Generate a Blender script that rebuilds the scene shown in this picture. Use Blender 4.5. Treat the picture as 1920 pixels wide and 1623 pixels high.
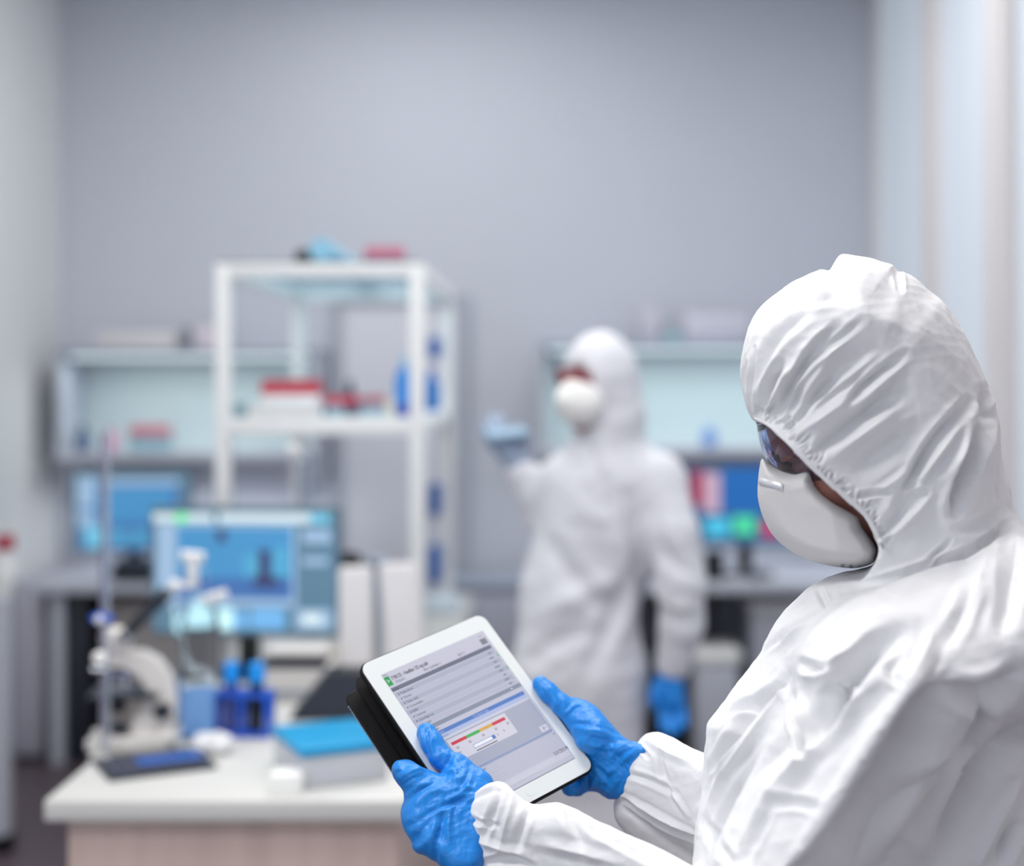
import bpy, bmesh, math, random
import numpy as np
from mathutils import Vector, Matrix

random.seed(7)
for o in list(bpy.data.objects):
    bpy.data.objects.remove(o)
SC = bpy.context.scene
COL = SC.collection

# ------------------------------------------------------------------ camera, light, exposure
F, CX, CY, CH = 2800.0, 1020.0, 715.0, 1.6      # focal length in pixels, vanishing point, camera height
cam_d = bpy.data.cameras.new('camera')
cam = bpy.data.objects.new('camera', cam_d)
COL.objects.link(cam)
cam.location = (0, 0, CH)
cam.rotation_euler = (math.pi / 2, 0, 0)
cam_d.sensor_width = 36
cam_d.sensor_fit = 'HORIZONTAL'
cam_d.lens = F / 1920 * 36
cam_d.shift_x = (960 - CX) / 1920
cam_d.shift_y = (CY - 811.5) / 1920
cam_d.dof.use_dof = True
cam_d.dof.focus_distance = 1.68
cam_d.dof.aperture_fstop = 52.5 / 31.0
cam_d.clip_start = 0.05
SC.camera = cam

world = bpy.data.worlds.new('world')
SC.world = world
world.use_nodes = True
wbg = world.node_tree.nodes['Background']
wbg.inputs[0].default_value = (0.87, 0.91, 1.0, 1)
wbg.inputs[1].default_value = 1.3

def area_light(name, loc, sx, sy, power, rot=(0, 0, 0), color=(1, 1, 1)):
    d = bpy.data.lights.new(name, 'AREA')
    d.shape = 'RECTANGLE'
    d.size, d.size_y = sx, sy
    d.energy = power
    d.color = color
    o = bpy.data.objects.new(name, d)
    COL.objects.link(o)
    o.location = loc
    o.rotation_euler = rot
    return o

CEIL = 3.55
LAMPS = [(0.1, 2.0, 30), (-1.45, 0.9, 40), (0.0, 3.3, 14), (-1.3, 4.6, 20), (0.45, 5.0, 21), (-0.6, 6.0, 9)]  # the strongest, front left, is added fill for the camera side
for lx, ly, lp in LAMPS:
    area_light('ceiling_lamp_light', (lx, ly, CEIL - 0.045), 1.15, 0.55, lp, color=(1.0, 0.985, 0.96))

SC.view_settings.view_transform = 'Standard'
SC.view_settings.look = 'None'
SC.view_settings.gamma = 1
SC.view_settings.use_curve_mapping = False
SC.view_settings.exposure = 0.0

# ------------------------------------------------------------------ helpers
def at(px, py, Y):
    return Vector(((px - CX) / F * Y, Y, CH - (py - CY) / F * Y))

def lin(r, g, b):
    f = lambda c: (c / 255) / 12.92 if c / 255 <= 0.04045 else ((c / 255 + 0.055) / 1.055) ** 2.4
    return (f(r), f(g), f(b), 1)

MATS = {}
def mat(name, rgb, rough=0.5, metal=0.0, trans=0.0, emit=0.0, ecol=None, bump=0.0, bscale=60, var=0.0, vscale=8, ior=1.45, coat=0.0, alpha=1.0, stretch=None):
    if name in MATS:
        return MATS[name]
    m = bpy.data.materials.new(name)
    m.use_nodes = True
    nt = m.node_tree
    p = nt.nodes['Principled BSDF']
    c = lin(*rgb)
    p.inputs['Base Color'].default_value = c
    p.inputs['Roughness'].default_value = rough
    p.inputs['Metallic'].default_value = metal
    p.inputs['Transmission Weight'].default_value = trans
    p.inputs['IOR'].default_value = ior
    p.inputs['Coat Weight'].default_value = coat
    p.inputs['Alpha'].default_value = alpha
    if emit:
        p.inputs['Emission Color'].default_value = lin(*(ecol or rgb))
        p.inputs['Emission Strength'].default_value = emit
    tc = nt.nodes.new('ShaderNodeTexCoord')
    mp = nt.nodes.new('ShaderNodeMapping')
    nt.links.new(tc.outputs['Object'], mp.inputs[0])
    if stretch:
        mp.inputs['Scale'].default_value = stretch
    nz = nt.nodes.new('ShaderNodeTexNoise')
    nz.inputs['Scale'].default_value = vscale
    nz.inputs['Detail'].default_value = 4
    nt.links.new(mp.outputs[0], nz.inputs['Vector'])
    if var > 0:
        mx = nt.nodes.new('ShaderNodeMix')
        mx.data_type = 'RGBA'
        mx.inputs[6].default_value = tuple(x * (1 - var) for x in c[:3]) + (1,)
        mx.inputs[7].default_value = tuple(min(1, x * (1 + var)) for x in c[:3]) + (1,)
        nt.links.new(nz.outputs[0], mx.inputs[0])
        nt.links.new(mx.outputs[2], p.inputs['Base Color'])
    else:
        mr = nt.nodes.new('ShaderNodeMapRange')
        mr.inputs['To Min'].default_value = max(0, rough - 0.04)
        mr.inputs['To Max'].default_value = min(1, rough + 0.04)
        nt.links.new(nz.outputs[0], mr.inputs[0])
        nt.links.new(mr.outputs[0], p.inputs['Roughness'])
    if bump > 0:
        n2 = nt.nodes.new('ShaderNodeTexNoise')
        n2.inputs['Scale'].default_value = bscale
        n2.inputs['Detail'].default_value = 5
        nt.links.new(mp.outputs[0], n2.inputs['Vector'])
        b = nt.nodes.new('ShaderNodeBump')
        b.inputs['Strength'].default_value = bump
        b.inputs['Distance'].default_value = 0.004
        nt.links.new(n2.outputs[0], b.inputs['Height'])
        nt.links.new(b.outputs[0], p.inputs['Normal'])
    MATS[name] = m
    return m

def link(o, parent=None):
    COL.objects.link(o)
    if parent:
        o.parent = parent
    return o

def tag(o, label=None, cat=None, group=None, kind=None):
    if label: o['label'] = label
    if cat: o['category'] = cat
    if group: o['group'] = group
    if kind: o['kind'] = kind
    return o

def thing(name, label, cat, loc=(0, 0, 0), rz=0, group=None):
    o = bpy.data.objects.new(name, None)
    o.empty_display_size = 0.05
    o.location = loc
    o.rotation_euler = (0, 0, rz)
    COL.objects.link(o)
    return tag(o, label, cat, group)

class MB:
    """collects shapes in one bmesh; every shape takes a material index"""
    def __init__(s):
        s.bm = bmesh.new()
    def _fin(s, vs, mi, M):
        fs = set()
        for v in vs:
            for f in v.link_faces: fs.add(f)
        for f in fs: f.material_index = mi
        if M is not None: bmesh.ops.transform(s.bm, matrix=M, verts=vs)
        return vs
    def box(s, lo, hi, bev=0.0, mi=0, M=None, seg=2):
        lo, hi = Vector(lo), Vector(hi)
        r = bmesh.ops.create_cube(s.bm, size=1, matrix=Matrix.Translation((lo + hi) / 2) @ Matrix.Diagonal((*(hi - lo), 1)))
        vs = r['verts']
        if bev > 0:
            es = list({e for v in vs for e in v.link_edges})
            r2 = bmesh.ops.bevel(s.bm, geom=es, offset=bev, segments=seg, affect='EDGES', profile=0.5)
            vs = list({v for f in r2['faces'] for v in f.verts} | {v for v in vs if v.is_valid})
        return s._fin(vs, mi, M)
    def cyl(s, a, b, r, r2=None, n=24, mi=0, M=None, cap=True):
        a, b = Vector(a), Vector(b)
        d = b - a
        q = d.to_track_quat('Z', 'Y').to_matrix().to_4x4()
        rr = bmesh.ops.create_cone(s.bm, cap_ends=cap, segments=n, radius1=r, radius2=r if r2 is None else r2, depth=d.length,
                                   matrix=Matrix.Translation((a + b) / 2) @ q)
        return s._fin(rr['verts'], mi, M)
    def ball(s, c, r, sc=(1, 1, 1), mi=0, M=None, u=24, v=16, R=None):
        m = Matrix.Translation(c) @ (R or Matrix.Identity(4)) @ Matrix.Diagonal((*sc, 1))
        rr = bmesh.ops.create_uvsphere(s.bm, u_segments=u, v_segments=v, radius=r, matrix=m)
        return s._fin(rr['verts'], mi, M)
    def lathe(s, prof, c=(0, 0, 0), n=32, mi=0, M=None):
        rings = []
        for r, z in prof:
            rings.append([s.bm.verts.new((c[0] + r * math.cos(2 * math.pi * k / n), c[1] + r * math.sin(2 * math.pi * k / n), c[2] + z)) for k in range(n)])
        for i in range(len(rings) - 1):
            for k in range(n):
                s.bm.faces.new((rings[i][k], rings[i][(k + 1) % n], rings[i + 1][(k + 1) % n], rings[i + 1][k]))
        s.bm.faces.new(rings[0][::-1]); s.bm.faces.new(rings[-1])
        return s._fin([v for r in rings for v in r], mi, M)
    def tube(s, pts, r, n=12, mi=0):
        pts = [Vector(p) for p in pts]
        rings = []
        for i, p in enumerate(pts):
            d = (pts[min(i + 1, len(pts) - 1)] - pts[max(i - 1, 0)]).normalized()
            up = Vector((0, 0, 1)) if abs(d.z) < 0.9 else Vector((1, 0, 0))
            a = d.cross(up).normalized(); b = d.cross(a)
            rr = r[i] if isinstance(r, (list, tuple)) else r
            rings.append([s.bm.verts.new(p + (a * math.cos(2 * math.pi * k / n) + b * math.sin(2 * math.pi * k / n)) * rr) for k in range(n)])
        for i in range(len(rings) - 1):
            for k in range(n):
                s.bm.faces.new((rings[i][k], rings[i][(k + 1) % n], rings[i + 1][(k + 1) % n], rings[i + 1][k]))
        s.bm.faces.new(rings[0][::-1]); s.bm.faces.new(rings[-1])
        return s._fin([v for q in rings for v in q], mi, None)
    def poly(s, pts, th, mi=0, M=None, bev=0):
        """flat outline in local xy, extruded along z by th"""
        vs = [s.bm.verts.new((p[0], p[1], 0)) for p in pts]
        f = s.bm.faces.new(vs)
        r = bmesh.ops.extrude_face_region(s.bm, geom=[f])
        nv = [g for g in r['geom'] if isinstance(g, bmesh.types.BMVert)]
        bmesh.ops.translate(s.bm, verts=nv, vec=(0, 0, th))
        return s._fin(vs + nv, mi, M)
    def build(s, name, mats, parent=None, smooth=True, M=None):
        bmesh.ops.recalc_face_normals(s.bm, faces=s.bm.faces)
        me = bpy.data.meshes.new(name)
        s.bm.to_mesh(me); s.bm.free()
        if not isinstance(mats, (list, tuple)): mats = [mats]
        for m in mats: me.materials.append(m)
        if smooth:
            me.polygons.foreach_set('use_smooth', [True] * len(me.polygons))
            try: me.set_sharp_from_angle(angle=math.radians(38))
            except Exception: pass
        o = bpy.data.objects.new(name, me)
        link(o, parent)
        if M is not None: o.matrix_local = M
        return o

def simple(name, m, parent, *ops, **kw):
    b = MB()
    for op, a, k in ops: getattr(b, op)(*a, **k)
    return b.build(name, m, parent, **kw)
def BX(*a, **k): return ('box', a, k)
def CYL(*a, **k): return ('cyl', a, k)
def BALL(*a, **k): return ('ball', a, k)
def LATHE(*a, **k): return ('lathe', a, k)

def desk_Y(py, z=0.75):                    # distance at which a point of height z shows on pixel row py
    return (CH - z) * F / (py - CY)

# ------------------------------------------------------------------ materials
M_wall = mat('painted_wall', (190, 194, 205), 0.85, bump=0.05, bscale=120, var=0.02, vscale=2)
M_wallL = mat('painted_wall_left', (214, 217, 219), 0.85, var=0.02)
M_ceil = mat('ceiling_paint', (235, 236, 238), 0.9)
M_floor = mat('floor_vinyl', (86, 74, 82), 0.42, var=0.12, vscale=5)
M_white = mat('white_laminate', (211, 211, 208), 0.32)
M_whitem = mat('white_powder_coat', (238, 240, 240), 0.35)
M_grey = mat('grey_laminate', (186, 190, 202), 0.5)
M_greyd = mat('shelf_grey', (150, 160, 176), 0.5)
M_dark = mat('dark_plastic', (34, 40, 52), 0.45)
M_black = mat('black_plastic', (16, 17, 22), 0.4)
M_wood = mat('pale_wood', (206, 184, 176), 0.55, var=0.22, vscale=3.0, stretch=(6, 6, 0.35))
M_aqua = mat('aqua_glass_panel', (204, 217, 219), 0.3)
M_steel = mat('steel', (190, 193, 200), 0.22, metal=1)
M_chrome = mat('chrome', (235, 235, 240), 0.06, metal=1)
M_glass = mat('clear_glass', (232, 240, 248), 0.06, trans=1.0, ior=1.045)
M_glassb = mat('pale_blue_glass', (190, 220, 232), 0.05, trans=0.95, ior=1.03)
M_red = mat('red_plastic', (204, 66, 84), 0.45)
M_pink = mat('faded_red_plastic', (196, 120, 132), 0.5)
M_blue = mat('blue_plastic', (18, 84, 200), 0.35)
M_sky = mat('sky_blue_plastic', (20, 150, 240), 0.35)
M_turq = mat('turquoise_plastic', (30, 160, 216), 0.35)
M_cream = mat('microscope_enamel', (222, 218, 214), 0.35)
M_paper = mat('white_paper', (236, 236, 238), 0.7, var=0.02)
M_ltblue = mat('light_blue_plastic', (150, 208, 240), 0.45)

# ------------------------------------------------------------------ room
BACK = 6.95
XL, XR = -2.25, 1.52
def struct(name, m, *ops):
    return tag(simple(name, m, None, *ops, smooth=False), kind='structure')
struct('floor', M_floor, BX((-3.4, -0.6, -0.1), (XR + .3, BACK + .3, 0)))
struct('ceiling', M_ceil, BX((-3.4, -0.6, CEIL), (XR + .3, BACK + .3, CEIL + 0.1)))
struct('wall_back', M_wall, BX((-3.4, BACK, 0), (XR + .2, BACK + 0.12, CEIL)))
struct('wall_left', M_wallL, BX((XL - 0.12, 5.3, 0), (XL, BACK, CEIL)), BX((-3.4, -0.6, 0), (-3.3, 5.3, CEIL)), BX((-3.4, 5.3, 0), (XL, 5.42, CEIL)))
struct('baseboard_back', M_greyd, BX((XL, BACK - 0.015, 0), (XR, BACK, 0.08)))
struct('baseboard_left', M_greyd, BX((XL, 5.42, 0), (XL + 0.015, BACK - .015, 0.08)))
M_pane = mat('frosted_daylight_pane', (190, 198, 208), 0.6, emit=0.24, ecol=(222, 232, 240))
M_frame = mat('window_frame_paint', (214, 210, 212), 0.5)
edges = [6.93, 5.98, 5.86, 5.12, 4.92, 3.95, 3.8, 2.9]
struct('wall_right', M_frame, BX((XR + 0.02, -0.6, 0), (XR + .2, BACK, 0.12)), BX((XR + .02, -0.6, 3.42), (XR + .2, BACK, CEIL)), BX((XR + .02, -0.6, 0.12), (XR + .2, 2.9, 3.42)))
struct('wall_front_light_block', M_wall, BX((-0.6, -0.72, 0), (XR + .2, -0.6, CEIL)))  # unseen part wall, added to stop fill from behind on the right
n = 1
for i in range(0, 8, 2):
    a, b = edges[i], edges[i + 1]
    w = simple('window_%d' % n, M_pane, None, BX((XR + 0.03, b, 0.12), (XR + 0.05, a, 3.42)), smooth=False)
    tag(w, kind='structure')
    fr = simple('window_frame', M_frame, w, BX((XR, b - 0.02, 0.1), (XR + 0.06, b + 0.04, 3.44)), BX((XR, a - 0.04, 0.1), (XR + 0.06, a + 0.02, 3.44)),
                BX((XR + 0.01, b, 0.1), (XR + 0.06, a, 0.16)), BX((XR + 0.01, b, 3.38), (XR + 0.06, a, 3.44)), smooth=False)
    if i + 2 < 8:
        tag(simple('trim_%d' % n, M_frame, None, BX((XR - 0.01, edges[i + 2], 0.0), (XR + 0.08, b, 3.5)), smooth=False), kind='structure')
    n += 1
# panel in the back wall with its frame
d = tag(simple('door_1', mat('door_paint', (206, 208, 218), 0.6), None, BX((-0.93, BACK - 0.03, 0.0), (-0.41, BACK - 0.001, 1.96), bev=0.004), smooth=False), kind='structure')
simple('door_frame', mat('door_frame_paint', (166, 172, 184), 0.55), d, BX((-0.41, BACK - 0.06, 0), (-0.35, BACK - 0.001, 2.0)), BX((-0.97, BACK - 0.05, 0), (-0.93, BACK - 0.001, 2.0)), BX((-0.97, BACK - 0.05, 1.96), (-0.35, BACK - 0.001, 2.0)), smooth=False)
simple('door_handle', M_steel, d, CYL((-0.46, BACK - 0.03, 1.02), (-0.46, BACK - 0.08, 1.02), 0.01), CYL((-0.46, BACK - 0.08, 1.02), (-0.56, BACK - 0.08, 1.02), 0.009))

M_lamp = mat('lamp_diffuser', (255, 255, 250), 0.5, emit=1.6)
for i, (lx, ly, lp) in enumerate(LAMPS):
    names = ['over the person with the tablet', 'added as unseen left fill, in front of the wood end of the bench', 'between the two people', 'over the monitor on the bench', 'in front of the window wall', 'nearest the back wall']
    t = thing('ceiling_light', 'flat white ceiling light panel ' + names[i], 'ceiling light', (lx, ly, CEIL), group='ceiling light panels')
    simple('light_frame', M_whitem, t, BX((-0.62, -0.32, -0.03), (-0.59, 0.32, 0)), BX((0.59, -0.32, -0.03), (0.62, 0.32, 0)), BX((-0.6, -0.32, -0.03), (0.6, -0.29, 0)), BX((-0.6, 0.29, -0.03), (0.6, 0.32, 0)))
    simple('diffuser', M_lamp, t, BX((-0.59, -0.29, -0.02), (0.59, 0.29, -0.005)))

# ------------------------------------------------------------------ island bench in the middle
DX0, DX1, DY0, DY1 = -1.015, -0.28, 3.03, 5.95
t = thing('lab_bench', 'long white topped lab bench with a pale wood end panel', 'bench', ((DX0 + DX1) / 2, DY0, 0))
cxb = (DX0 + DX1) / 2
hw = (DX1 - DX0) / 2
simple('worktop', M_white, t, BX((-hw, 0, 0.707), (hw, DY1 - DY0, 0.75), bev=0.004))
simple('end_panel', M_wood, t, BX((-hw + 0.04, 0.03, 0.0), (hw - 0.02, 0.055, 0.707)), smooth=False)
simple('side_panel', M_wood, t, BX((-hw + 0.04, 0.055, 0.0), (-hw + 0.062, DY1 - DY0 - 0.06, 0.707)), smooth=False)
simple('side_panel', M_wood, t, BX((hw - 0.042, 0.055, 0.0), (hw - 0.02, DY1 - DY0 - 0.06, 0.707)), smooth=False)
simple('back_panel', M_wood, t, BX((-hw + 0.062, DY1 - DY0 - 0.06, 0.0), (hw - 0.042, DY1 - DY0 - 0.04, 0.707)), smooth=False)

# dark slotted tray with blue insert
ty = desk_Y(1437)
p0 = at(165, 1436, desk_Y(1436)); p1 = at(205, 1466, desk_Y(1466)); p2 = at(408, 1441, desk_Y(1441))
ex = (p2 - p1); ex.z = 0; L1 = ex.length; ex.normalize(); ey = Vector((-ex.y, ex.x, 0))
t = thing('well_tray', 'flat dark grey dimpled tray with a blue insert in front of the microscope', 'tray', (p1.x, p1.y, 0.75), math.atan2(ex.y, ex.x))
b = MB(); b.box((0, 0, 0), (L1, 0.19, 0.010), bev=0.003)
b.build('tray_base', M_dark, t)
b = MB()
for i in range(9):
    for j in range(8):
        b.cyl((0.018 + i * (L1 - 0.036) / 8, 0.014 + j * 0.02, 0.010), (0.018 + i * (L1 - 0.036) / 8, 0.014 + j * 0.02, 0.014), 0.0075, 0.006, n=10)
o = b.build('dimples', mat('tray_dimple', (88, 92, 112), 0.4), t)
tag(o, 'grey round dimples', kind='stuff')
simple('insert', mat('insert_blue', (44, 96, 180), 0.4), t, BX((0.075, 0.05, 0.014), (L1 - 0.015, 0.115, 0.018), bev=0.002))

# microscope
mo = at(262, 1400, desk_Y(1400))
t = thing('microscope', 'cream white microscope with dark stage and angled eyepiece tubes', 'microscope', (mo.x, mo.y, 0.75), math.radians(8))
t.scale = (1.0, 1.0, 0.82)
S = 1.0
b = MB()
b.box((-0.115, -0.06, 0.0), (0.075, -0.025, 0.045), bev=0.014, seg=3)
b.box((-0.115, 0.025, 0.0), (0.075, 0.06, 0.045), bev=0.014, seg=3)
b.box((-0.02, -0.06, 0.018), (0.085, 0.06, 0.055), bev=0.016, seg=3)
b.build('foot', M_cream, t)
b = MB()
prof = [(-0.02, 0.04), (0.07, 0.04), (0.085, 0.08), (0.086, 0.14), (0.075, 0.2), (0.05, 0.25), (0.01, 0.275), (-0.05, 0.28), (-0.085, 0.265), (-0.085, 0.235), (-0.03, 0.222), (0.0, 0.20), (0.016, 0.17), (0.014, 0.125), (-0.01, 0.09)]
b.poly(prof, 0.05, M=Matrix.Translation((0, 0.025, 0)) @ Matrix.Rotation(math.pi / 2, 4, 'X'))
o = b.build('arm', M_cream, t)
bv = o.modifiers.new('round', 'BEVEL'); bv.width = 0.008; bv.segments = 3; bv.limit_method = 'ANGLE'
simple('head', M_cream, t, BX((-0.085, -0.03, 0.268), (-0.02, 0.03, 0.318), bev=0.016, seg=3), BALL((-0.055, 0, 0.315), 0.033, (1.1, 1, 0.9)))
for s in (-1, 1):
    e = simple('eyepiece', M_dark, t, CYL((-0.035, s * 0.026, 0.315), (0.035, s * 0.026, 0.405), 0.0145), CYL((0.032, s * 0.026, 0.40), (0.06, s * 0.026, 0.436), 0.0185))
    simple('collar', M_steel, e, CYL((-0.028, s * 0.026, 0.322), (-0.02, s * 0.026, 0.330), 0.0155))
b = MB(); b.ball((-0.045, 0, 0.228), 0.027, (1, 1, 0.5)); nose = b.build('nosepiece', M_dark, t)
for k, (ax, ay) in enumerate([(-0.016, 0.0), (0.014, 0.012), (0.012, -0.014)]):
    ob = simple('objective', M_steel, nose, CYL((-0.045 + ax * .6, ay * .8, 0.22), (-0.045 + ax * 1.6, ay * 1.6, 0.178), 0.0105, 0.0075), CYL((-0.045 + ax * .9, ay, 0.209), (-0.045 + ax * 1.1, ay * 1.15, 0.2), 0.0112, mi=1))
    ob.data.materials.append(mat('objective_band', (44, 58, 150), 0.4))
simple('stage', M_dark, t, BX((-0.11, -0.06, 0.148), (0.045, 0.06, 0.162), bev=0.003))
simple('slide_holder', M_steel, t, BX((-0.08, -0.04, 0.162), (-0.01, -0.03, 0.166)), BX((-0.05, -0.04, 0.162), (-0.045, 0.03, 0.168)))
simple('condenser', M_black, t, CYL((-0.05, 0, 0.105), (-0.05, 0, 0.148), 0.02))
simple('light_source', M_dark, t, CYL((-0.05, 0, 0.045), (-0.05, 0, 0.07), 0.026, 0.02))
for s in (-1, 1):
    simple('focus_knob', M_dark, t, CYL((0.055, s * 0.025, 0.11), (0.055, s * 0.05, 0.11), 0.02), CYL((0.055, s * 0.05, 0.11), (0.055, s * 0.062, 0.11), 0.013))

# retort stand with glass tube
so = at(196, 1425, desk_Y(1425))
t = thing('retort_stand', 'tall thin glass tube on a rod stand with a blue clamp', 'lab stand', (so.x, so.y, 0.75))
simple('stand_foot', M_white, t, BX((-0.03, -0.02, 0.0), (0.012, 0.03, 0.012), bev=0.003), CYL((-0.016, 0, 0.012), (-0.016, 0, 0.06), 0.013, 0.01))
simple('rod', mat('mauve_grey_rod', (128, 128, 146), 0.4), t, CYL((-0.008, 0.008, 0.01), (-0.008, 0.008, 0.735), 0.0046, n=12))
simple('glass_tube', mat('thick_glass', (222, 228, 240), 0.08, trans=0.8, ior=1.2), t, CYL((0.008, -0.004, 0.016), (0.008, -0.004, 0.74), 0.0055, n=16))
cl = simple('clamp', M_blue, t, BALL((-0.008, 0, 0.318), 0.020, (1.1, 0.8, 0.7)), CYL((-0.03, 0, 0.318), (0.02, 0, 0.318), 0.008))
simple('clamp_screw', M_paper, cl, BALL((-0.006, -0.02, 0.318), 0.010))
simple('glint_knob', mat('glint_white', (252, 252, 250), 0.3), t, BALL((-0.008, -0.012, 0.232), 0.015))  # near-white ball stands for an out-of-focus glint on the stand
simple('side_screw', M_steel, t, CYL((-0.026, -0.006, 0.205), (0.006, -0.004, 0.205), 0.007))

# glass vessel with tap and blue liquid
go = at(376, 1383, desk_Y(1383))
t = thing('glass_flask', 'tall clear glass vessel with white tap and blue liquid beside microscope', 'flask', (go.x, go.y, 0.75))
simple('vessel', M_glass, t, LATHE([(0.040, 0), (0.045, 0.004), (0.045, 0.27), (0.036, 0.30), (0.018, 0.325), (0.014, 0.39), (0.016, 0.40)]))
simple('liquid', mat('blue_liquid', (150, 192, 244), 0.1, trans=0.85, ior=1.03), t, LATHE([(0.035, 0.006), (0.042, 0.01), (0.042, 0.115), (0.038, 0.117)]))
tap = simple('tap', M_paper, t, CYL((-0.045, 0, 0.435), (0.008, 0, 0.43), 0.013), CYL((-0.02, 0, 0.435), (-0.018, 0, 0.36), 0.014), CYL((0.0, 0, 0.325), (0.062, 0, 0.345), 0.012))
simple('tap_glint_knob', mat('glint_white', (252, 252, 250), 0.3), tap, CYL((-0.058, -0.012, 0.365), (-0.02, -0.004, 0.362), 0.006), BALL((-0.058, -0.012, 0.365), 0.015))  # knob with a blurred glint put into its near-white colour

# second vessel, paler
g2 = at(345, 1352, desk_Y(1352))
t = thing('measuring_cylinder', 'slim clear measuring cylinder with pale blue water behind the tapped vessel', 'glassware', (g2.x, g2.y, 0.75))
simple('tube', M_glass, t, LATHE([(0.022, 0.004), (0.018, 0.01), (0.018, 0.29), (0.021, 0.295)]))
simple('foot', M_glassb, t, CYL((0, 0, 0), (0, 0, 0.006), 0.03))
simple('water', mat('pale_blue_water', (120, 172, 232), 0.1, trans=0.6, ior=1.05), t, CYL((0, 0, 0.012), (0, 0, 0.11), 0.016))

# blue tube rack and three tubes
ro = at(458, 1378, desk_Y(1378))
t = thing('tube_rack', 'dark blue plastic tube rack with oval openings', 'rack', (ro.x, ro.y, 0.75), math.radians(-6))
b = MB()
b.box((-0.068, -0.03, 0.0), (0.068, 0.03, 0.012), bev=0.003)
b.box((-0.068, -0.03, 0.095), (0.068, 0.03, 0.108), bev=0.003)
for x in (-0.062, 0.0, 0.062): b.box((x - 0.006, -0.03, 0.01), (x + 0.006, 0.03, 0.1), bev=0.002)
b.build('rack_frame', M_blue, t)
for k, (x, lab) in enumerate([(-0.032, 'sky blue capped tube in the blue rack, left one'), (0.03, 'sky blue capped tube in the blue rack, right one')]):
    Mx = Matrix.Translation(ro.xyz) @ Matrix.Rotation(math.radians(-6), 4, 'Z')
    p = Mx @ Vector((x, 0, 0)); p.z = 0.762
    q = thing('sample_tube', lab, 'tube', p, group='tubes in the blue rack')
    simple('tube', mat('tube_plastic', (70, 84, 150), 0.3) if k == 0 else M_black, q, LATHE([(0.008, 0), (0.015, 0.006), (0.017, 0.05), (0.017, 0.125)]))
    simple('cap', M_sky, q, CYL((0, 0, 0.118), (0, 0, 0.16), 0.021, 0.0195), BALL((0, 0, 0.158), 0.018, (1, 1, 0.4)))

# crumpled white wipe
wo = at(398, 1412, desk_Y(1412))
b = MB(); vs = b.ball((0, 0, 0.022), 0.03, (1.7, 1.2, 0.75), u=40, v=24)
for v in b.bm.verts:
    k = math.sin(v.co.x * 190 + 3 * math.sin(v.co.y * 110)) * math.sin(v.co.y * 150 + v.co.z * 170 + 1)
    v.co += v.co.normalized() * 0.007 * k
    v.co.z = max(v.co.z, 0)
o = b.build('paper_wipe', M_paper); o.location = (wo.x, wo.y, 0.75)
tag(o, 'crumpled white wipe on the bench beside the blue rack', 'wipe')

# turquoise lidded tip box
a0 = at(566, 1482, desk_Y(1482)); a1 = at(730, 1462, desk_Y(1462))
ex = a1 - a0; ang = math.atan2(ex.y, ex.x)
t = thing('tip_box', 'clear plastic tip box with a turquoise dimpled rack on top', 'box', (a0.x, a0.y, 0.75), ang)
b = MB(); b.box((0.0, 0.0, 0.0), (0.19, 0.22, 0.068), bev=0.006)
b.build('box_body', mat('milky_plastic', (236, 238, 244), 0.3, trans=0.35, ior=1.1), t)
simple('content', mat('slate_blue', (120, 140, 180), 0.5), t, BX((0.03, 0.012, 0.008), (0.16, 0.19, 0.045), bev=0.004))
b = MB(); b.box((-0.004, -0.004, 0.068), (0.194, 0.224, 0.088), bev=0.004)
b.build('tip_rack', M_turq, t)
b = MB()
for i in range(12):
    for j in range(8):
        b.cyl((0.012 + i * 0.0151, 0.018 + j * 0.026, 0.088), (0.012 + i * 0.0151, 0.018 + j * 0.026, 0.091), 0.0055, 0.0048, n=10)
tag(b.build('tips', mat('tip_teal', (30, 165, 210), 0.4), t), kind='stuff')

# small white block
wb = at(540, 1490, desk_Y(1490))
o = simple('carton', mat('bright_carton', (248, 248, 246), 0.6), None, BX((-0.04, 0, 0), (0.026, 0.07, 0.04), bev=0.003)); o.location = (wb.x, wb.y, 0.75)
tag(o, 'small plain white carton beside the turquoise topped box', 'carton')

# sloped black instrument
lo_ = at(540, 1352, desk_Y(1352))
t = thing('instrument', 'black wedge-shaped instrument behind the turquoise topped box', 'instrument', (lo_.x, lo_.y, 0.75), math.radians(4))
b = MB()
b.poly([(0, 0), (0.235, 0), (0.235, 0.11), (0.09, 0.11)], 0.13, M=Matrix.Translation((0, 0.13, 0)) @ Matrix.Rotation(math.pi / 2, 4, 'X'))
o = b.build('housing', mat('slate_black', (42, 48, 62), 0.5), t); bv = o.modifiers.new('b', 'BEVEL'); bv.width = 0.006; bv.segments = 2
simple('top_edge', M_black, t, BX((0.095, 0.0, 0.11), (0.235, 0.12, 0.116), bev=0.002))

# white analyser with dark slot
ao = at(560, 1318, desk_Y(1318))
t = thing('analyser', 'white box-shaped analyser with a dark slot behind the blue rack', 'instrument', (ao.x, ao.y + .02, 0.75))
simple('casing', M_cream, t, BX((-0.095, 0, 0), (0.085, 0.16, 0.10), bev=0.01, seg=3))
simple('slot', M_dark, t, BX((-0.1, -0.003, 0.088), (0.07, 0.13, 0.106), bev=0.002))
simple('lid', M_cream, t, BX((-0.1, 0.03, 0.108), (0.07, 0.15, 0.135), bev=0.01, seg=3))
simple('foot_strip', M_greyd, t, BX((-0.09, -0.003, 0.015), (0.07, 0.01, 0.03), bev=0.002))

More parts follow.
